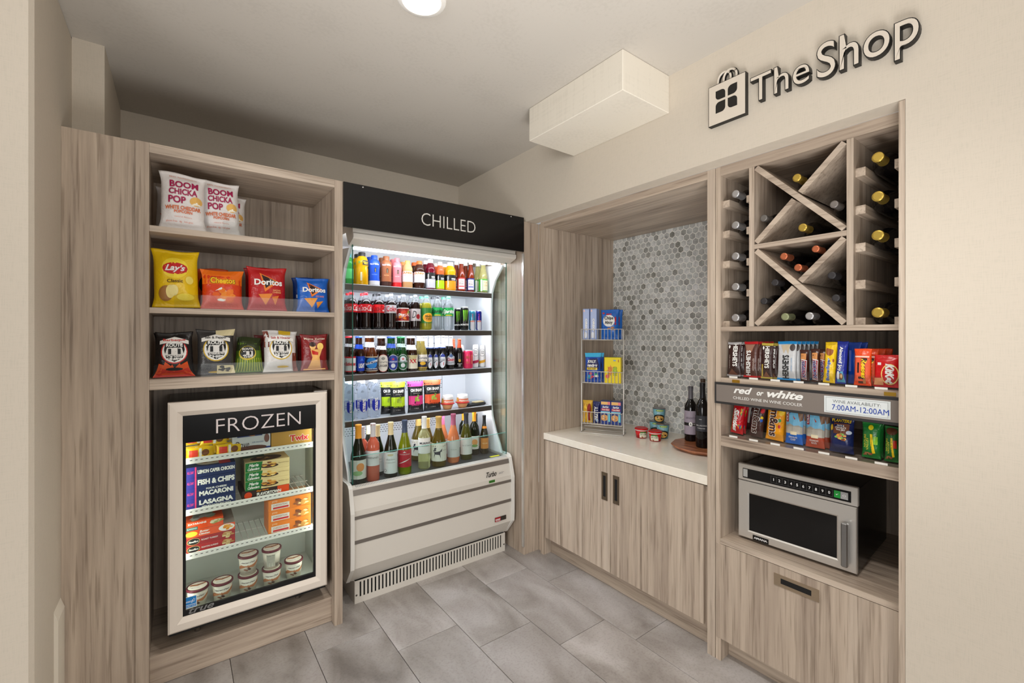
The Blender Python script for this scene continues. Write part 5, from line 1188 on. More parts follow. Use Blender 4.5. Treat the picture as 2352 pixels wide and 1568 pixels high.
# deck of wines
z = .7008
GG = mat((84, 96, 14), .05, 0, .55); DG = mat((20, 24, 10), .05); RS = mat((248, 156, 100), .05, 0, .55); RS2 = mat((232, 120, 92), .05, 0, .45); CL = mat((226, 226, 170), .05, 0, .75)
def wine(pl, pr, pt, Y, kind, body, capc, lab, art=(), rz=-.42, z0=z, H=None, name='wine_bottle'):
    x, w_, h_ = spanA(pl, pr, pt, Y, z0, True); x = max(x, .8545 + w_ / 2)
    return bottle(name, lab, 'wine bottle', kind, (x, Y, z0), w_ / 2, H or h_, body, capc, art, rotz=rz)
def lbl(v0, v1, c, *more, u0=.1, u1=.9): return [('r', u0, v0, u1, v1, c)] + list(more)
CR = (226, 224, 216)
wine(799, 836, 975.6, 2.79, 'burgundy', DG, (232, 160, 50), 'dark wine bottle with orange capsule and peach label', lbl(.10, .42, CR, ('e', .62, .30, .16, .07, (232, 150, 80)), ('e', .5, .2, .2, .04, (150, 190, 130)), u0=.15, u1=.95))
t = wine(841, 872, 972, 2.79, 'bordeaux', RS2, (206, 206, 210), 'rose wine bottle with silver capsule and white label', lbl(.28, .54, (226, 222, 222), ('t', 'TRIENNES', .5, .42, .6, .03, (70, 60, 60), '')))
dup(t, (t.location.x - .035, t.location.y + .10, t.location.z), 'rose wine bottle with silver capsule, behind the first')
t = wine(881.5, 913, 969, 2.80, 'burgundy', DG, (222, 206, 160), 'dark wine bottle with cream capsule and plain white label', lbl(.08, .47, (222, 224, 224), ('e', .5, .42, .14, .02, (206, 190, 150)), ('t', 'daou', .5, .34, .4, .03, (90, 90, 90), 't'), ('t', 'CHARDONNAY', .5, .28, .5, .012, (120, 120, 120), ''), ('e', .26, .14, .07, .025, (60, 60, 60)), ('e', .26, .14, .055, .02, (222, 224, 224))))
dup(t, (t.location.x - .055, t.location.y + .09, t.location.z), 'dark wine bottle with cream capsule, standing behind')
dup(t, (t.location.x - .075, t.location.y + .195, t.location.z), 'dark wine bottle with cream capsule, furthest behind')
wine(913.5, 945, 964.5, 2.81, 'burgundy', mat((150, 160, 20), .05, 0, .55), (60, 74, 100), 'yellow green wine bottle with red label', lbl(.14, .46, (190, 30, 50), ('t', 'STONELEIGH', .5, .38, .5, .02, (240, 220, 220), ''), ('p', [(.2, .2), (.5, .26), (.8, .30), (.5, .24)], W), ('p', star(.5, .42, .1, .02, 3), (240, 220, 220))))
wine(960, 988.5, 956, 2.84, 'bordeaux', CL, (236, 236, 232), 'clear white wine bottle with white capsule and bold black label print', lbl(.30, .60, (226, 224, 220), ('t', 'MURPHY', .55, .50, .60, .04, (30, 34, 50), 'B'), ('t', 'GOODE', .55, .45, .40, .02, (30, 34, 50), 'b')))
HS = lbl(.12, .48, (230, 226, 214), ('f', .34, .36, .10, .05, [(40, 44, 60), (60, 60, 70)], 7), ('p', [(.26, .30), (.56, .33), (.54, .26), (.50, .25), (.34, .26)], (44, 46, 60)), ('p', [(.30, .27), (.34, .27), (.28, .18)], (44, 46, 60)), ('p', [(.50, .27), (.54, .27), (.56, .18)], (44, 46, 60)), ('p', [(.52, .32), (.62, .38), (.60, .31)], (44, 46, 60)), ('t', 'CHARDONNAY', .74, .34, .2, .015, (120, 110, 80), ''), u0=.06, u1=.94)
t = wine(990, 1025, 956, 2.83, 'burgundy', mat((110, 90, 14), .05, 0, .45), (196, 160, 90), 'golden green wine bottle with a galloping horse label', HS)
dup(t, (t.location.x - .035, t.location.y + .115, t.location.z), 'golden green wine bottle with gold capsule, behind the horse label'); dup(t, (t.location.x - .05, t.location.y + .225, t.location.z), 'golden green wine bottle with gold capsule, last in its row')
t = wine(1026.5, 1055.5, 950, 2.85, 'burgundy', RS, (170, 90, 120), 'orange rose wine bottle with mauve capsule and pale label', lbl(.12, .46, (206, 206, 204), ('t', 'FLEUR', .5, .28, .3, .02, (150, 150, 146), '')))
dup(t, (t.location.x - .02, t.location.y + .13, t.location.z), 'orange rose wine bottle with mauve capsule, behind the first')
wine(1056.5, 1084, 947.6, 2.86, 'burgundy', mat((84, 88, 20), .05, 0, .45), (50, 54, 62), 'olive wine bottle with dark capsule and white script label', lbl(.12, .48, (222, 222, 218), ('t', 'La Crema', .5, .32, .5, .03, (110, 110, 106), 'i')))
t = wine(1078, 1100, 943.8, 2.93, 'bordeaux', DG, (240, 160, 40), 'black wine bottle with orange capsule and small fruit label', lbl(.14, .44, CR, ('e', .5, .3, .2, .07, (230, 160, 90)), ('e', .5, .22, .2, .03, (120, 170, 90))))
dup(t, (t.location.x - .035, t.location.y + .10, t.location.z), 'black wine bottle with orange capsule, behind the first')
t = wine(1102.5, 1122, 953, 2.91, 'burgundy', mat((40, 34, 10), .06), (20, 20, 22), 'sparkling wine bottle with black foil and orange labels', lbl(.14, .42, (206, 130, 50), ('t', 'VEUVE', .5, .28, .4, .03, (240, 220, 170), ''), ('r', .2, .66, .8, .72, (226, 140, 40)), u0=.15, u1=.85))
dup(t, (t.location.x - .015, t.location.y + .10, t.location.z), 'sparkling wine bottle with black foil, behind the first')
MB().box(1.865, 2.742, .7115, 1.945, 2.765, .7135).build('price_tag', mat((226, 214, 20), .5), cc)

# ---------------------------------------------------------------- wine rack bottles
DW = mat((14, 12, 12), .08)
GC, SC, OC, DCp = mat((206, 176, 84), .3, .8), mat((196, 196, 198), .3, .8), mat((206, 120, 84), .3, .7), mat((58, 56, 58), .4, .3)
def lying(yc, zc, R_, capm, lab, grp, X=2.160, H=.31):
    t = thing('wine_bottle', lab, 'wine bottle', (X + H, yc, zc), 0, grp, roll=-PI / 2)
    bottle('x', '', '', 'bordeaux', None, R_, H, DW, (0, 0, 0), capmat=capm, seg=18, root=t)
    MB().lathe([(.30 * R_, H * 1.0045), (.34 * R_, H * 1.0045), (.34 * R_, H * 1.0065), (.30 * R_, H * 1.0065)], seg=16).build('cap_ring', capm, t, world=False)
    return t
po = ['top', 'second', 'middle', 'fourth', 'lowest']
for i, (y, z_) in enumerate(((1.074, 2.300), (1.071, 2.149), (1.073, 1.999), (1.073, 1.851), (1.078, 1.703))):
    lying(1.077, PEGZ[i] + .0145, .0425, SC, 'silver capped wine bottle on the %s pegs of the narrow column' % po[i], 'silver capped bottles in the narrow rack column')
for i, (y, z_) in enumerate(((.527, 2.303), (.528, 2.153), (.528, 2.003), None, (.528, 1.705))[j] for j in (0, 1, 2, 4)):
    lying(.52875, PEGZ[(0, 1, 2, 4)[i]] + .0175, .0462, GC, 'gold capped wine bottle on the %s pegs of the wide column' % ('top', 'second', 'third', 'lowest')[i], 'gold capped bottles in the outer rack column')
g_ = 'wine bottles in the crossed rack bays'
lying(.81, 2.305, .040, GC, 'gold capped wine bottle in the top crossed bay', g_)
lying(.672, 2.157, .036, mat((130, 124, 120), .4, .5), 'grey capped wine bottle in the upper side bay by the tall divider', g_)
lying(.947, 2.158, .036, mat((120, 116, 112), .4, .5), 'grey capped wine bottle in the upper bay beside the narrow column', g_)
lying(.787, 2.084, .040, GC, 'gold capped wine bottle lying on the middle shelf', g_)
lying(.805, 1.9135, .036, OC, 'copper capped wine bottle lowest of three in one bay', g_)
lying(.862, 1.970, .036, OC, 'copper capped wine bottle nearer the narrow column', g_)
lying(.738, 1.984, .034, OC, 'copper capped wine bottle half hidden by the cross brace', g_)
lying(.899, 1.857, .035, DCp, 'dark capped wine bottle upper of two beside the narrow column', g_)
lying(.9465, 1.776, .035, DCp, 'dark capped wine bottle lower of two beside the narrow column', g_)
lying(.680, 1.866, .035, DCp, 'dark capped wine bottle upper of two by the tall divider', g_)
lying(.666, 1.772, .034, DCp, 'dark capped wine bottle lower of two by the tall divider', g_)
lying(.857, 1.701, .038, mat((150, 156, 120), .35, .5), 'wine bottle with patterned pale cap in the bottom bay', g_)
lying(.761, 1.701, .038, SC, 'silver capped wine bottle in the bottom bay', g_)

# ---------------------------------------------------------------- candy shelves
def barB(pl, pr, pt, z0, c, lab, art=(), X=2.215, d=.018, tilt=-.07, w=None, h=None, roll=0, name='candy_bar', cat='candy bar', group=None, rz=0, taper=(1, 1), seal=.055, sealcol=None, n=0, nl=(), step=.022, sx=0, seed=0):
    y, w_, h_ = spanB(pl, pr, pt, X, z0); hw = (w or w_) / 2 + .003 + .5 * abs(math.sin(roll)) * (h or h_); y = min(max(y, .4475 + hw), 1.149 - hw); step = max(step, d * 1.12 + .006)
    t = pouch(name, lab, cat, (X, y, z0 + .003), w or w_, h or h_ - .003, d, foil(c, .28), art, rotz=-PI / 2 + rz, tilt=tilt, roll=roll, group=group, taper=taper, seal=seal, sealcol=sealcol, seed=seed, part='wrapper')
    for i in range(n): dup(t, (X + step * (i + 1), y + sx * (i + 1), z0 + .003), nl[i])
    return t
z = 1.4115
HD = (52, 26, 24)
gg = 'chocolate bars standing on the candy shelf'
barB(1660, 1691, 785.6, z, HD, 'dark brown chocolate bar with white block letters by the side panel', [('t', 'HERSHEYS', .62, .62, .34, .66, W, 'rB'), ('t', 'milk chocolate', .22, .42, .06, .4, (200, 190, 180), 'r'), ('p', [(.1, .04), (.4, .22), (.85, .04)], (110, 70, 54)), ('e', .15, .86, .08, .05, W)], sealcol=(170, 168, 170), group=gg, n=3, nl=['dark brown chocolate bar second in its row', 'dark brown chocolate bar third in its row', 'dark brown chocolate bar last in its row'], sx=-.010)
barB(1708, 1740, 784.5, z, (84, 48, 40), 'brown chocolate bar with red ends and upside down letters', [('p', [(.05, .92), (.8, .92), (.6, .70), (.2, .72)], (150, 110, 90)), ('t', 'HERSHEYS', .38, .40, .34, .70, W, 'lB'), ('t', 'almonds', .74, .36, .12, .34, (220, 200, 190), 'l')], sealcol=(196, 24, 32), group=gg, n=3, nl=['brown chocolate bar with red ends, second', 'brown chocolate bar with red ends, third', 'brown chocolate bar with red ends, last'], sx=-.012)
barB(1748, 1775, 788, z, HD, 'dark chocolate bar with gold ends and white letters', [('t', 'HERSHEYS', .55, .60, .40, .62, W, 'rB'), ('r', .05, .06, .2, .4, (206, 180, 80)), ('p', [(.2, .04), (.5, .20), (.85, .04)], (130, 84, 60)), ('e', .18, .86, .09, .05, W)], sealcol=(190, 170, 70), group=gg, n=2, nl=['dark chocolate bar with gold ends, second', 'dark chocolate bar with gold ends, last'], sx=-.014)
barB(1785, 1829, 784, z, (200, 202, 204), 'silver white chocolate bar with blue ends and black letters', [('t', 'HERSHEYS', .48, .34, .36, .60, BK, 'lB'), ('t', 'cookies n creme', .78, .40, .07, .34, (80, 150, 200), 'l'), ('p', [(.18, .90), (.36, .68), (.5, .84), (.6, .66), (.7, .92)], (190, 176, 150)), ('e', .82, .84, .14, .09, (70, 60, 58))], sealcol=(20, 140, 210), group=gg, n=5, nl=['silver white chocolate bar with blue ends, second', 'silver white chocolate bar with blue ends, third', 'silver white chocolate bar with blue ends, fourth', 'silver white chocolate bar with blue ends, fifth', 'silver white chocolate bar with blue ends, last'], sx=-.008, step=.016)
SN = lambda s: [('r', .18, .68, .80, .88, (206, 140, 80)), ('p', [(.12, .08), (.72, .04), (.88, .66), (.26, .70)], (236, 236, 240)), ('p', [(.16, .10), (.69, .065), (.84, .64), (.29, .675)], (150, 40, 60)), ('t', s, .50, .37, .42, .54, W, 'lO'), ('t', s, .50, .37, .36, .52, (30, 30, 110), 'lB')]
barB(1839, 1860, 804, z, (60, 26, 18), 'brown peanut bar with white edged slogan, nearer the silver bars', SN('SATISFIES'), group=gg, d=.024, roll=-.05)
barB(1864.5, 1886, 802, z, (60, 26, 18), 'brown peanut bar with white edged name beside the yellow bar', SN('SNICKERS'), group=gg, d=.024, roll=-.05, n=1, nl=['brown peanut bar behind the one by the yellow bar'], sx=-.016)
barB(1890, 1918, 786, z, (240, 200, 20), 'yellow peanut butter bar with blue letters', [('e', .45, .78, .34, .12, (150, 86, 40)), ('p', [(.0, .86), (.9, .96), (.9, .80)], (240, 200, 20)), ('t', 'Butterfinger', .48, .33, .42, .56, (230, 238, 240), 'lO'), ('t', 'Butterfinger', .48, .33, .36, .54, (30, 80, 160), 'lB'), ('e', .84, .55, .07, .04, (160, 90, 40))], group=gg, d=.026, roll=.04, n=1, nl=['yellow peanut butter bar behind the first'])
barB(1918, 1944, 784, z, (24, 44, 150), 'royal blue coconut bar with white sideways letters', [('t', 'Almond Joy', .42, .58, .42, .58, W, 'rB'), ('p', [(.2, .24), (.7, .30), (.95, .04), (.2, .04)], (80, 160, 190)), ('e', .56, .17, .2, .08, (110, 66, 50)), ('e', .6, .18, .09, .05, (226, 190, 130)), ('e', .3, .2, .14, .1, (230, 232, 236))], group=gg, d=.024, roll=.03)
barB(1946, 1978, 786, z, (16, 60, 150), 'deep blue bar standing behind the orange cup pack', [('r', .1, .3, .3, .8, (90, 110, 190))], X=2.26, group=gg, d=.022, n=1, nl=['deep blue bar last behind the orange pack'], sx=-.012)
barB(1961, 2002, 801, z, (236, 76, 20), 'orange peanut butter cup pack with yellow script', [('r', .04, .76, .9, .80, (250, 214, 196)), ('r', .08, .12, .94, .74, (240, 100, 60)), ('t', 'Reeses', .62, .46, .36, .56, BK, 'rO'), ('t', 'Reeses', .62, .46, .31, .53, (250, 206, 20), 'rBi'), ('r', .22, .34, .32, .62, BK), ('r', .28, .06, .56, .24, (80, 46, 30)), ('r', .56, .06, .72, .22, (196, 130, 80))], group=gg, d=.024, n=3, nl=['orange peanut butter cup pack, second', 'orange peanut butter cup pack, third', 'orange peanut butter cup pack, last'], sx=-.014)
barB(2007, 2066, 815.5, z, (206, 18, 24), 'red wafer bar pack with white letters in a yellow oval', [('e', .66, .40, .36, .32, (246, 220, 130)), ('e', .66, .40, .32, .285, (200, 18, 24)), ('t', 'KitKat', .66, .42, .36, .62, W, 'rOi'), ('r', .14, .68, .30, .76, (236, 230, 230)), ('r', .0, .06, .40, .28, (226, 160, 110))], group=gg, d=.024, n=2, nl=['red wafer bar pack, second', 'red wafer bar pack, last'], sx=-.004)
z = 1.1225
gp = 'candy and snack pouches on the lower candy shelf'
def pouB(pl, pr, c, lab, art, pt=938, X=2.235, d=.034, **k): return barB(pl, pr, pt, z, c, lab, art, X=X, d=d, name='candy_pouch', cat='candy bag', group=gp, **k)
SK = [('t', 'Skittles', .42, .45, .42, .76, W, 'rOi'), ('f', .78, .25, .14, .12, [(60, 60, 160), (80, 170, 60), (240, 200, 30), (230, 110, 20)], 9), ('f', .80, .72, .12, .14, [(240, 150, 20), (60, 170, 70), (240, 210, 30)], 6), ('r', 0, .1, .06, .6, (240, 220, 40))]
pouB(1664, 1694, (196, 20, 30), 'red fruit candy bag by the side panel', SK, roll=.09, seed=1, h=.150, w=.062)
pouB(1696, 1716, (190, 20, 34), 'red fruit candy bag next to the brown ones', SK, roll=.09, seed=2, h=.138, w=.030, X=2.268)
MM = [('t', 'm&ms', .48, .50, .56, .80, W, 'rO'), ('t', 'm&ms', .48, .50, .48, .76, (70, 34, 22), 'rB'), ('e', .84, .84, .12, .08, (200, 30, 40)), ('e', .86, .62, .08, .05, (240, 206, 30)), ('e', .86, .54, .08, .05, (30, 90, 190))]
pouB(1720, 1752, (66, 40, 36), 'brown candy coated chocolate bag', MM, roll=.10, seed=3, h=.155)
pouB(1704, 1735, (60, 36, 34), 'brown candy bag leaning behind the others', [('r', .3, .3, .6, .9, (200, 196, 190))], X=2.33, roll=.1, seed=4, h=.15)
pouB(1758, 1800, (240, 160, 20), 'yellow peanut chocolate candy bag', MM[:2] + [('e', .84, .84, .14, .10, (240, 200, 30)), ('e', .80, .60, .08, .05, (50, 150, 70)), ('e', .80, .42, .07, .05, (200, 30, 40)), ('t', 'peanut', .14, .34, .06, .2, (240, 80, 30), 'l')], roll=.05, seed=5, h=.160, n=1, nl=['yellow peanut chocolate candy bag, second'])
def clif(c1, title): return [('r', 0, .30, 1, .93, (120, 190, 226)), ('r', 0, .30, 1, .50, (186, 180, 166)), ('p', [(.0, .50), (.3, .58), (.6, .50), (.8, .55), (1, .50)], (170, 166, 156)), ('p', [(.7, .93), (1, .93), (1, .70), (.86, .66)], (130, 96, 70)), ('r', .04, .62, .22, .96, (170, 30, 34)), ('t', 'CLIF', .13, .79, .11, .28, W, 'lB'), ('p', [(.45, .82), (.62, .72), (.56, .70)], (196, 70, 40)), ('r', .34, .27, .72, .36, (226, 214, 180)), ('t', title[0], .5, .20, .5, .05, W, 'b'), ('t', title[1], .5, .13, .3, .05, W, 'b')]
pouB(1803.5, 1845, (20, 100, 196), 'light blue energy bar with climber and dark blue base', clif(BL, ('CHOCOLATE', 'CHIP')), pt=951, h=.158, d=.026, n=3, nl=['light blue energy bar second in its row', 'light blue energy bar third in its row', 'light blue energy bar last in its row'], sx=-.006)
pouB(1850, 1895, (176, 72, 44), 'light blue energy bar with climber and rust base', clif(R, ('CRUNCHY', 'PEANUT BUTTER')), pt=957, h=.158, d=.026, n=2, nl=['rust based energy bar second in its row', 'rust based energy bar last in its row'], sx=-.008)
pouB(1905, 1962, (26, 36, 84), 'navy trail mix bag with mascot free nut picture', [('t', 'PLANTERS', .5, .93, .8, .08, (246, 206, 30), 'B'), ('r', .20, .56, .86, .86, (110, 60, 36)), ('t', 'NUTS &', .52, .80, .3, .045, W, 'b'), ('t', 'CHOCOLATE', .52, .74, .46, .045, W, 'b'), ('t', 'TRAIL MIX', .52, .68, .4, .04, W, 'b'), ('f', .56, .46, .34, .12, [(226, 150, 60), (236, 190, 90), (120, 170, 80), (230, 110, 90), (130, 70, 40)], 16), ('e', .86, .62, .10, .055, (200, 210, 226)), ('e', .12, .72, .06, .09, (246, 200, 30))], pt=962, X=2.225, d=.05, seed=6)
NVY = lambda c3, t1: [('e', .5, .86, .14, .07, (226, 210, 30)), ('p', [(.46, .68), (.60, .68), (.66, .40), (.76, .16), (.60, .14), (.50, .40)], (246, 210, 20)), ('t', t1, .56, .42, .07, .34, (30, 90, 40), 'l'), ('t', 'NATURE', .20, .48, .12, .36, (226, 210, 60), 'l'), ('t', 'VALLEY', .34, .40, .12, .34, (226, 210, 60), 'l'), ('r', .66, .40, .88, .62, c3), ('f', .35, .10, .32, .07, [(150, 90, 60), (180, 120, 80)], 10)]
pouB(1979, 2024, (30, 120, 50), 'green granola bar packet with yellow ribbon', NVY((130, 190, 40), 'CRUNCHY'), pt=971, d=.03, n=1, nl=['green granola bar packet behind the first'], seed=7, X=2.225)
pouB(2031, 2066, (34, 110, 46), 'green granola bar packet with brown oat picture on top', [('e', .5, .86, .4, .1, (110, 66, 44))] + NVY((190, 50, 36), 'OATS')[1:], pt=980, d=.03, seed=8, X=2.22)

# ---------------------------------------------------------------- counter goods
# three tier wire rack
P0 = Vector((2.391, 2.325)); P1 = Vector((2.528, 2.072)); dv = (P1 - P0); Wd = dv.length; dv.normalize()
rz = math.atan2(dv.y, dv.x)
wr = thing('wire_rack', 'three tier chrome wire snack rack on the counter', 'display rack', (P0.x, P0.y, .9002), rz)
def rk(pl, py): # height on the front plane of the rack for a pixel at its front-left post
    d = ray(pl, py); n = Vector((-dv.y, dv.x)); t = (n.x * P0.x + n.y * P0.y) / (n.x * d[0] + n.y * d[1]); return CAMH + d[2] * t - .9002
m_cw = mat((232, 229, 223), .3, .25); RRd = .0042
tiers = [(rk(1338, 780), rk(1338, 756)), (rk(1337, 878), rk(1337, 852)), (rk(1336, 971), rk(1336, 944))]
TOP = tiers[0][1]
mb = MB(); dep = .105
for x in (-.0105, Wd + .0105):
    mb.tube([(x, .03, RRd), (x, .03, TOP - .005)], RRd, 8)
    mb.tube([(x, -.012, RRd), (x, .12, RRd + .0), (x, .10, .034), (x, .03, .034)], RRd * .8, 8)
mb.tube([(-.0105, .12, RRd), (Wd + .0105, .12, RRd)], RRd * .8, 8); mb.tube([(-.0105, .10, .034), (Wd + .0105, .10, .034)], RRd * .8, 8); mb.tube([(-.0105, -.012, RRd), (Wd + .0105, -.012, RRd)], RRd * .6, 8)
mb.build('rack_frame', m_cw, wr, world=False)
for zb, zt_ in tiers:
    mb = MB(); r_ = .0022
    for zz in (zb, zt_): mb.tube([(-.004, -.004, zz), (Wd + .004, -.004, zz), (Wd + .004, dep, zz), (-.004, dep, zz)], r_ * 1.2, 6, closed=True)
    for i in range(13):
        x = -.004 + (Wd + .008) * i / 12; mb.tube([(x, -.004, zt_), (x, -.004, zb), (x, dep, zb), (x, dep, zt_)], r_, 6)
    for j in (1, 2): mb.tube([(-.004, dep * j / 3, zb), (Wd + .004, dep * j / 3, zb)], r_, 6)
    for x in (-.004, Wd + .004):
        for j in (1, 2): mb.tube([(x, dep * j / 3, zt_), (x, dep * j / 3, zb)], r_, 6)
    mb.build('wire_basket', m_cw, wr, world=False)
def onrack(u, dy, tier): 
    p = Vector((P0.x, P0.y)) + dv * (u * Wd) + Vector((-dv.y, dv.x)) * dy
    return (p.x, p.y, .9002 + tiers[tier][0] + .0032)
def rh_(px, py, tier): return rk(px, py) - tiers[tier][0] - .003
hO = rk(1342, 710) - tiers[0][0]; 
for u, lab in ((.105, 'pale blue cookie carton at the rack end, standing upright'), (.295, 'pale blue cookie carton next to the cookie bag')):
    carton('cookie_carton', lab, 'cookie box', onrack(u, .006, 0), .048, .085, hO, (150, 170, 216), [('r', .08, .04, .92, .96, (176, 192, 230)), ('t', 'OREO', .52, .48, .34, .40, W, 'rO'), ('e', .4, .14, .26, .10, (226, 230, 240)), ('r', .1, .9, .3, .97, (240, 200, 190))], (), [], rotz=rz, group='pale blue cookie cartons on the wire rack')
def rbag(u, w_, h_, tier, c, lab, art, d=.040, dy=.026, roll=0, name='snack_bag', **k):
    return pouch(name, lab, 'snack bag', onrack(u, dy, tier), w_, h_, d, foil(c), art, rotz=rz, tilt=-.03, roll=roll, **k)
CA = [('t', 'MINI', .46, .84, .28, .06, (200, 40, 40), 'B'), ('e', .46, .62, .34, .20, W), ('t', 'Chips', .46, .70, .52, .14, BK, 'B'), ('t', 'Ahoy', .46, .55, .46, .14, BK, 'B'), ('t', '!', .84, .62, .08, .28, (190, 24, 34), 'B'), ('f', .6, .36, .3, .07, [(196, 130, 70), (170, 100, 50), (110, 60, 30)], 10), ('e', .15, .88, .07, .03, (206, 60, 60))]
t = rbag(.70, .135, rk(1385, 712) - tiers[0][0], 0, (26, 100, 190), 'bright blue mini cookie bag on the rack top tier', CA)
dup(t, onrack(.755, .073, 0), 'bright blue mini cookie bag behind the first')
JR = [('r', 0, .86, 1, 1, (60, 180, 226)), ('e', .5, .93, .26, .05, (150, 220, 240)), ('p', [(.1, .55), (.3, .80), (.8, .82), (.92, .60), (.9, .45), (.1, .45)], (36, 34, 90)), ('t', 'JOLLY', .46, .70, .56, .12, W, 'O'), ('t', 'rancher', .50, .58, .66, .11, W, 'O'), ('r', .14, .42, .82, .50, (250, 220, 60)), ('t', 'HARD CANDY', .48, .46, .56, .05, (60, 30, 10), 'B'), ('f', .5, .2, .4, .14, [(60, 160, 220), (240, 240, 240), (60, 180, 120), (220, 60, 90), (40, 60, 170)], 16)]
t = rbag(.265, .122, rk(1368, 812) - tiers[1][0], 1, (30, 80, 180), 'blue hard candy bag with white letters on the middle tier', JR, seal=.1)
dup(t, onrack(.30, .073, 1), 'blue hard candy bag behind the first')
SP = [('p', star(.38, .52, .26, .2, 7, .55), (240, 150, 60)), ('p', star(.64, .50, .20, .17, 7, .55), (180, 210, 40)), ('t', 'SOUR', .34, .47, .2, .34, BK, 'lO'), ('t', 'SOUR', .34, .47, .16, .32, (250, 140, 40), 'lB'), ('t', 'KIDS', .66, .47, .2, .34, BK, 'lO'), ('t', 'KIDS', .66, .47, .16, .32, (190, 220, 40), 'lB'), ('e', .2, .26, .12, .08, (236, 90, 90)), ('r', .55, .86, .7, .90, (120, 170, 226)), ('r', .84, .82, .88, .92, (190, 40, 40))]
carton('candy_box', 'yellow sour candy box on the middle tier', 'candy box', onrack(.775, .012, 1), .118, .06, rk(1410, 822) - tiers[1][0], (246, 222, 10), SP, [('r', 0, 0, 1, 1, (150, 190, 20))], rotz=rz)
TK = [('r', .06, .84, .72, .97, (240, 190, 110)), ('r', .72, .84, .97, .97, (236, 130, 130)), ('t', 'StarKist', .5, .745, .62, .09, W, 'Bi'), ('r', .08, .58, .92, .68, (190, 50, 60)), ('t', 'Tuna Salad', .5, .63, .7, .06, W, 'B'), ('r', .04, .50, .96, .555, (140, 210, 230)), ('e', .40, .28, .34, .14, (220, 160, 90)), ('f', .40, .28, .22, .09, [(240, 220, 190), (190, 110, 60)], 7), ('r', .70, .12, .96, .46, (110, 200, 220))]
hT = rk(1405, 923) - tiers[2][0]
for u, lab in ((.600, 'blue tuna salad lunch kit box, inner one on the bottom tier'), (.86, 'blue tuna salad lunch kit box at the outer end of the bottom tier')):
    carton('lunch_kit_box', lab, 'food box', onrack(u, .010, 2), .073, .07, hT, (22, 50, 130), TK, [('r', 0, 0, 1, 1, (96, 104, 122))], rotz=rz, group='tuna salad lunch kit boxes on the wire rack')
rbag(.13, .075, rk(1350, 921) - tiers[2][0], 2, (206, 160, 30), 'yellow snack bag with red bottle shape on the bottom tier', [('e', .7, .62, .2, .24, (140, 30, 20)), ('r', .6, .1, .8, .5, (140, 30, 20)), ('f', .3, .6, .25, .3, [(230, 190, 60), (190, 130, 30)], 9)], d=.04)
rbag(.365, .056, rk(1368, 924) - tiers[2][0], 2, (20, 30, 90), 'navy cookie bag with white sideways letters on the bottom tier', [('t', 'NUTTY', .5, .48, .5, .6, W, 'lB'), ('e', .6, .14, .2, .08, (160, 190, 226))], d=.036, dy=.022)
# soup cups and macaroni cups
def soup(x, y, z0, lab, R_=.043, H_=.099):
    t = thing('soup_cup', lab, 'soup cup', (x, y, z0), -.82, 'blue soup cups on the counter')
    MB().lathe([(1e-4, .003), (R_ * .78, .003), (R_ * .80, 0), (R_ * .98, H_)], seg=28).build('cup', P((120, 176, 190), .4), t, world=False)
    MB().lathe([(R_ * .98, H_ - .005), (R_ * 1.05, H_ - .003), (R_ * 1.05, H_), (R_ * .98, H_ + .0012), (1e-4, H_ + .001)], seg=28, close=False).build('lid', mat((130, 128, 130), .3, .7), t, world=False)
    rr_ = lambda v: R_ * (.80 + .18 * v)
    fm = lambda u, v, l: ((rr_(v) + .0006 + l) * math.sin((u - .5) * PI), -(rr_(v) + .0006 + l) * math.cos((u - .5) * PI), v * H_)
    printed(t, [('e', .5, .85, .22, .07, (130, 170, 40)), ('t', 'annies', .5, .85, .3, .06, (236, 240, 200), 'B'), ('t', 'Japanese', .5, .72, .28, .05, W, 'b'), ('t', 'Ramen', .44, .64, .18, .05, W, 'b'), ('e', .46, .30, .36, .28, (24, 22, 24)), ('e', .46, .28, .28, .21, (206, 160, 80)), ('f', .46, .30, .22, .15, [(230, 200, 130), (60, 40, 24), (190, 130, 60), (120, 140, 60)], 10), ('r', .78, .3, .96, .9, (90, 150, 170))], fm, step=.0002); return t
cy, cx_ = 0, 0
a_ = onZ(1500, 985, .9); 
soup(2.775, 1.963, .9005, 'blue soup cup on the counter behind the red tubs')
soup(2.722, 1.866, .9005, 'blue soup cup on the counter beside the red tubs')
soup(2.752, 1.917, .9005 + .1008, 'blue soup cup stacked on top of the other two')
def mac(x, y, lab, rz_):
    t = thing('macaroni_cup', lab, 'macaroni cup', (x, y, .9005), rz_, 'red microwave macaroni cups on the counter'); R_ = .046; H_ = .056
    MB().lathe([(1e-4, .002), (R_ * .74, .002), (R_ * .76, 0), (R_ * .93, H_)], seg=28).build('cup', P((204, 20, 26), .35), t, world=False)
    MB().lathe([(R_ * .94, H_ - .004), (R_ * .97, H_), (R_ * .94, H_ + .002)], seg=28, close=False).build('rim', P((236, 230, 226), .4), t, world=False)
    MB().lathe([(R_ * .95, H_ + .001), (R_ * 1.02, H_ + .003), (R_ * 1.0, H_ + .009), (R_ * .86, H_ + .014), (R_ * .8, H_ + .0125), (1e-4, H_ + .0125)], seg=28, close=False).build('lid', P((190, 18, 24), .3), t, world=False)
    rr_ = lambda v: R_ * (.76 + .17 * v)
    fm = lambda u, v, l: ((rr_(v) + .0006 + l) * math.sin((u - .5) * PI), -(rr_(v) + .0006 + l) * math.cos((u - .5) * PI), v * H_)
    printed(t, [('p', [(.3, .62), (.5, .70), (.72, .62), (.76, .1), (.3, .1)], (232, 226, 206)), ('r', .34, .66, .68, .84, (60, 130, 60)), ('t', 'MAC & CHEESE', .53, .5, .36, .16, (60, 110, 70), 'B'), ('f', .48, .2, .12, .1, [(190, 120, 50), (110, 60, 30)], 6)], fm, step=.0002); return t
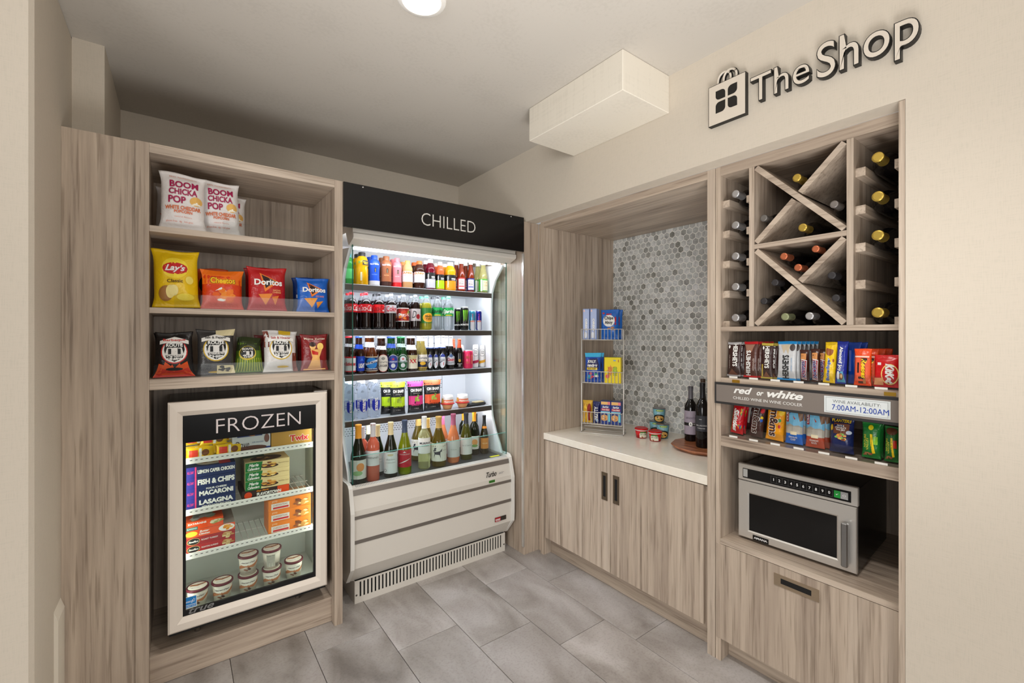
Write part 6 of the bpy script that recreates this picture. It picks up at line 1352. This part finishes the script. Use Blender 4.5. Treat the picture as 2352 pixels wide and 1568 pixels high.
mac(2.612, 1.963, 'red macaroni cup nearer the wire rack', -.62); mac(2.607, 1.846, 'red macaroni cup nearer the wine bottles', -1.15)
# wooden board with wine bottles
bo = thing('wooden_board', 'faceted round walnut serving board under the wine bottles', 'serving board', (2.672, 1.512, .9005))
k = NT('walnut'); tc = k.n('ShaderNodeTexCoord'); mp = k.n('ShaderNodeMapping'); mp.inputs['Scale'].default_value = (8, 1.2, 8); k.l(tc.outputs['Object'], mp.inputs[0]); n_ = k.n('ShaderNodeTexNoise', i_Scale=6.0, i_Detail=5.0, i_Distortion=.8); k.l(mp.outputs[0], n_.inputs['Vector'])
r_ = k.ramp(n_.outputs[0], [(.3, (112, 62, 38)), (.55, (160, 98, 62)), (.75, (190, 128, 88))]); k.l(r_.outputs[0], k.b.inputs['Base Color']); k.b.inputs['Roughness'].default_value = .35
pts = [(.215 * math.cos(2 * PI * i / 12 + .1), .215 * math.sin(2 * PI * i / 12 + .1)) for i in range(12)]
mb = MB(); n12 = 12
V = [(x * .86, y * .86, 0) for x, y in pts] + [(x, y, .018) for x, y in pts] + [(x * .985, y * .985, .026) for x, y in pts]
mb.add(V, [tuple(range(11, -1, -1)), tuple(range(24, 36))] + [(i, (i + 1) % 12, (i + 1) % 12 + 12, i + 12) for i in range(12)] + [(i + 12, (i + 1) % 12 + 12, (i + 1) % 12 + 24, i + 24) for i in range(12)])
mb.build('board', k.m, bo, world=False)
zb = .9270
def wineB(px, w_px, pt, x, y, lab, kind, capc, art, body=DW, rz_=-.9):
    fw = FX[0] * x + FX[1] * y; R_ = w_px / 2 * fw / FPX * .93; H_ = CAMH + (HYP - pt) * fw / FPX - zb
    return bottle('wine_bottle', lab, 'wine bottle', kind, (x, y, zb), R_, H_, body, capc, art, rotz=rz_)
wineB(1578, 29, 887, 2.700, 1.640, 'dark wine bottle with lilac grey label on the wooden board', 'bordeaux', (92, 90, 96), [('r', .02, .13, .98, .56, (158, 148, 162)), ('t', 'ARGENTO', .45, .43, .5, .035, (60, 50, 66), ''), ('r', .02, .29, .98, .345, BK), ('e', .46, .32, .09, .04, W), ('t', 'A', .46, .32, .08, .045, BK, 'B'), ('t', 'MALBEC', .74, .32, .3, .03, W, ''), ('p', star(.84, .49, .03, .012), BK)])
wineB(1606, 32, 879, 2.600, 1.500, 'tall black wine bottle with black label in front on the board', 'bordeaux', (24, 24, 28), [('r', .02, .26, .98, .50, (48, 50, 56)), ('t', 'BELLACOSA', .4, .35, .5, .02, (220, 220, 220), ''), ('t', 'Cabernet', .4, .31, .34, .02, (220, 220, 220), ''), ('r', .30, .44, .42, .45, (160, 160, 160))])
wineB(1603, 28, 870, 2.775, 1.598, 'olive wine bottle with brown capsule behind the black one', 'burgundy', (70, 52, 40), [('r', .1, .14, .9, .44, (200, 190, 170))], mat((74, 60, 14), .06, 0, .4))
bpy.context.view_layer.update()
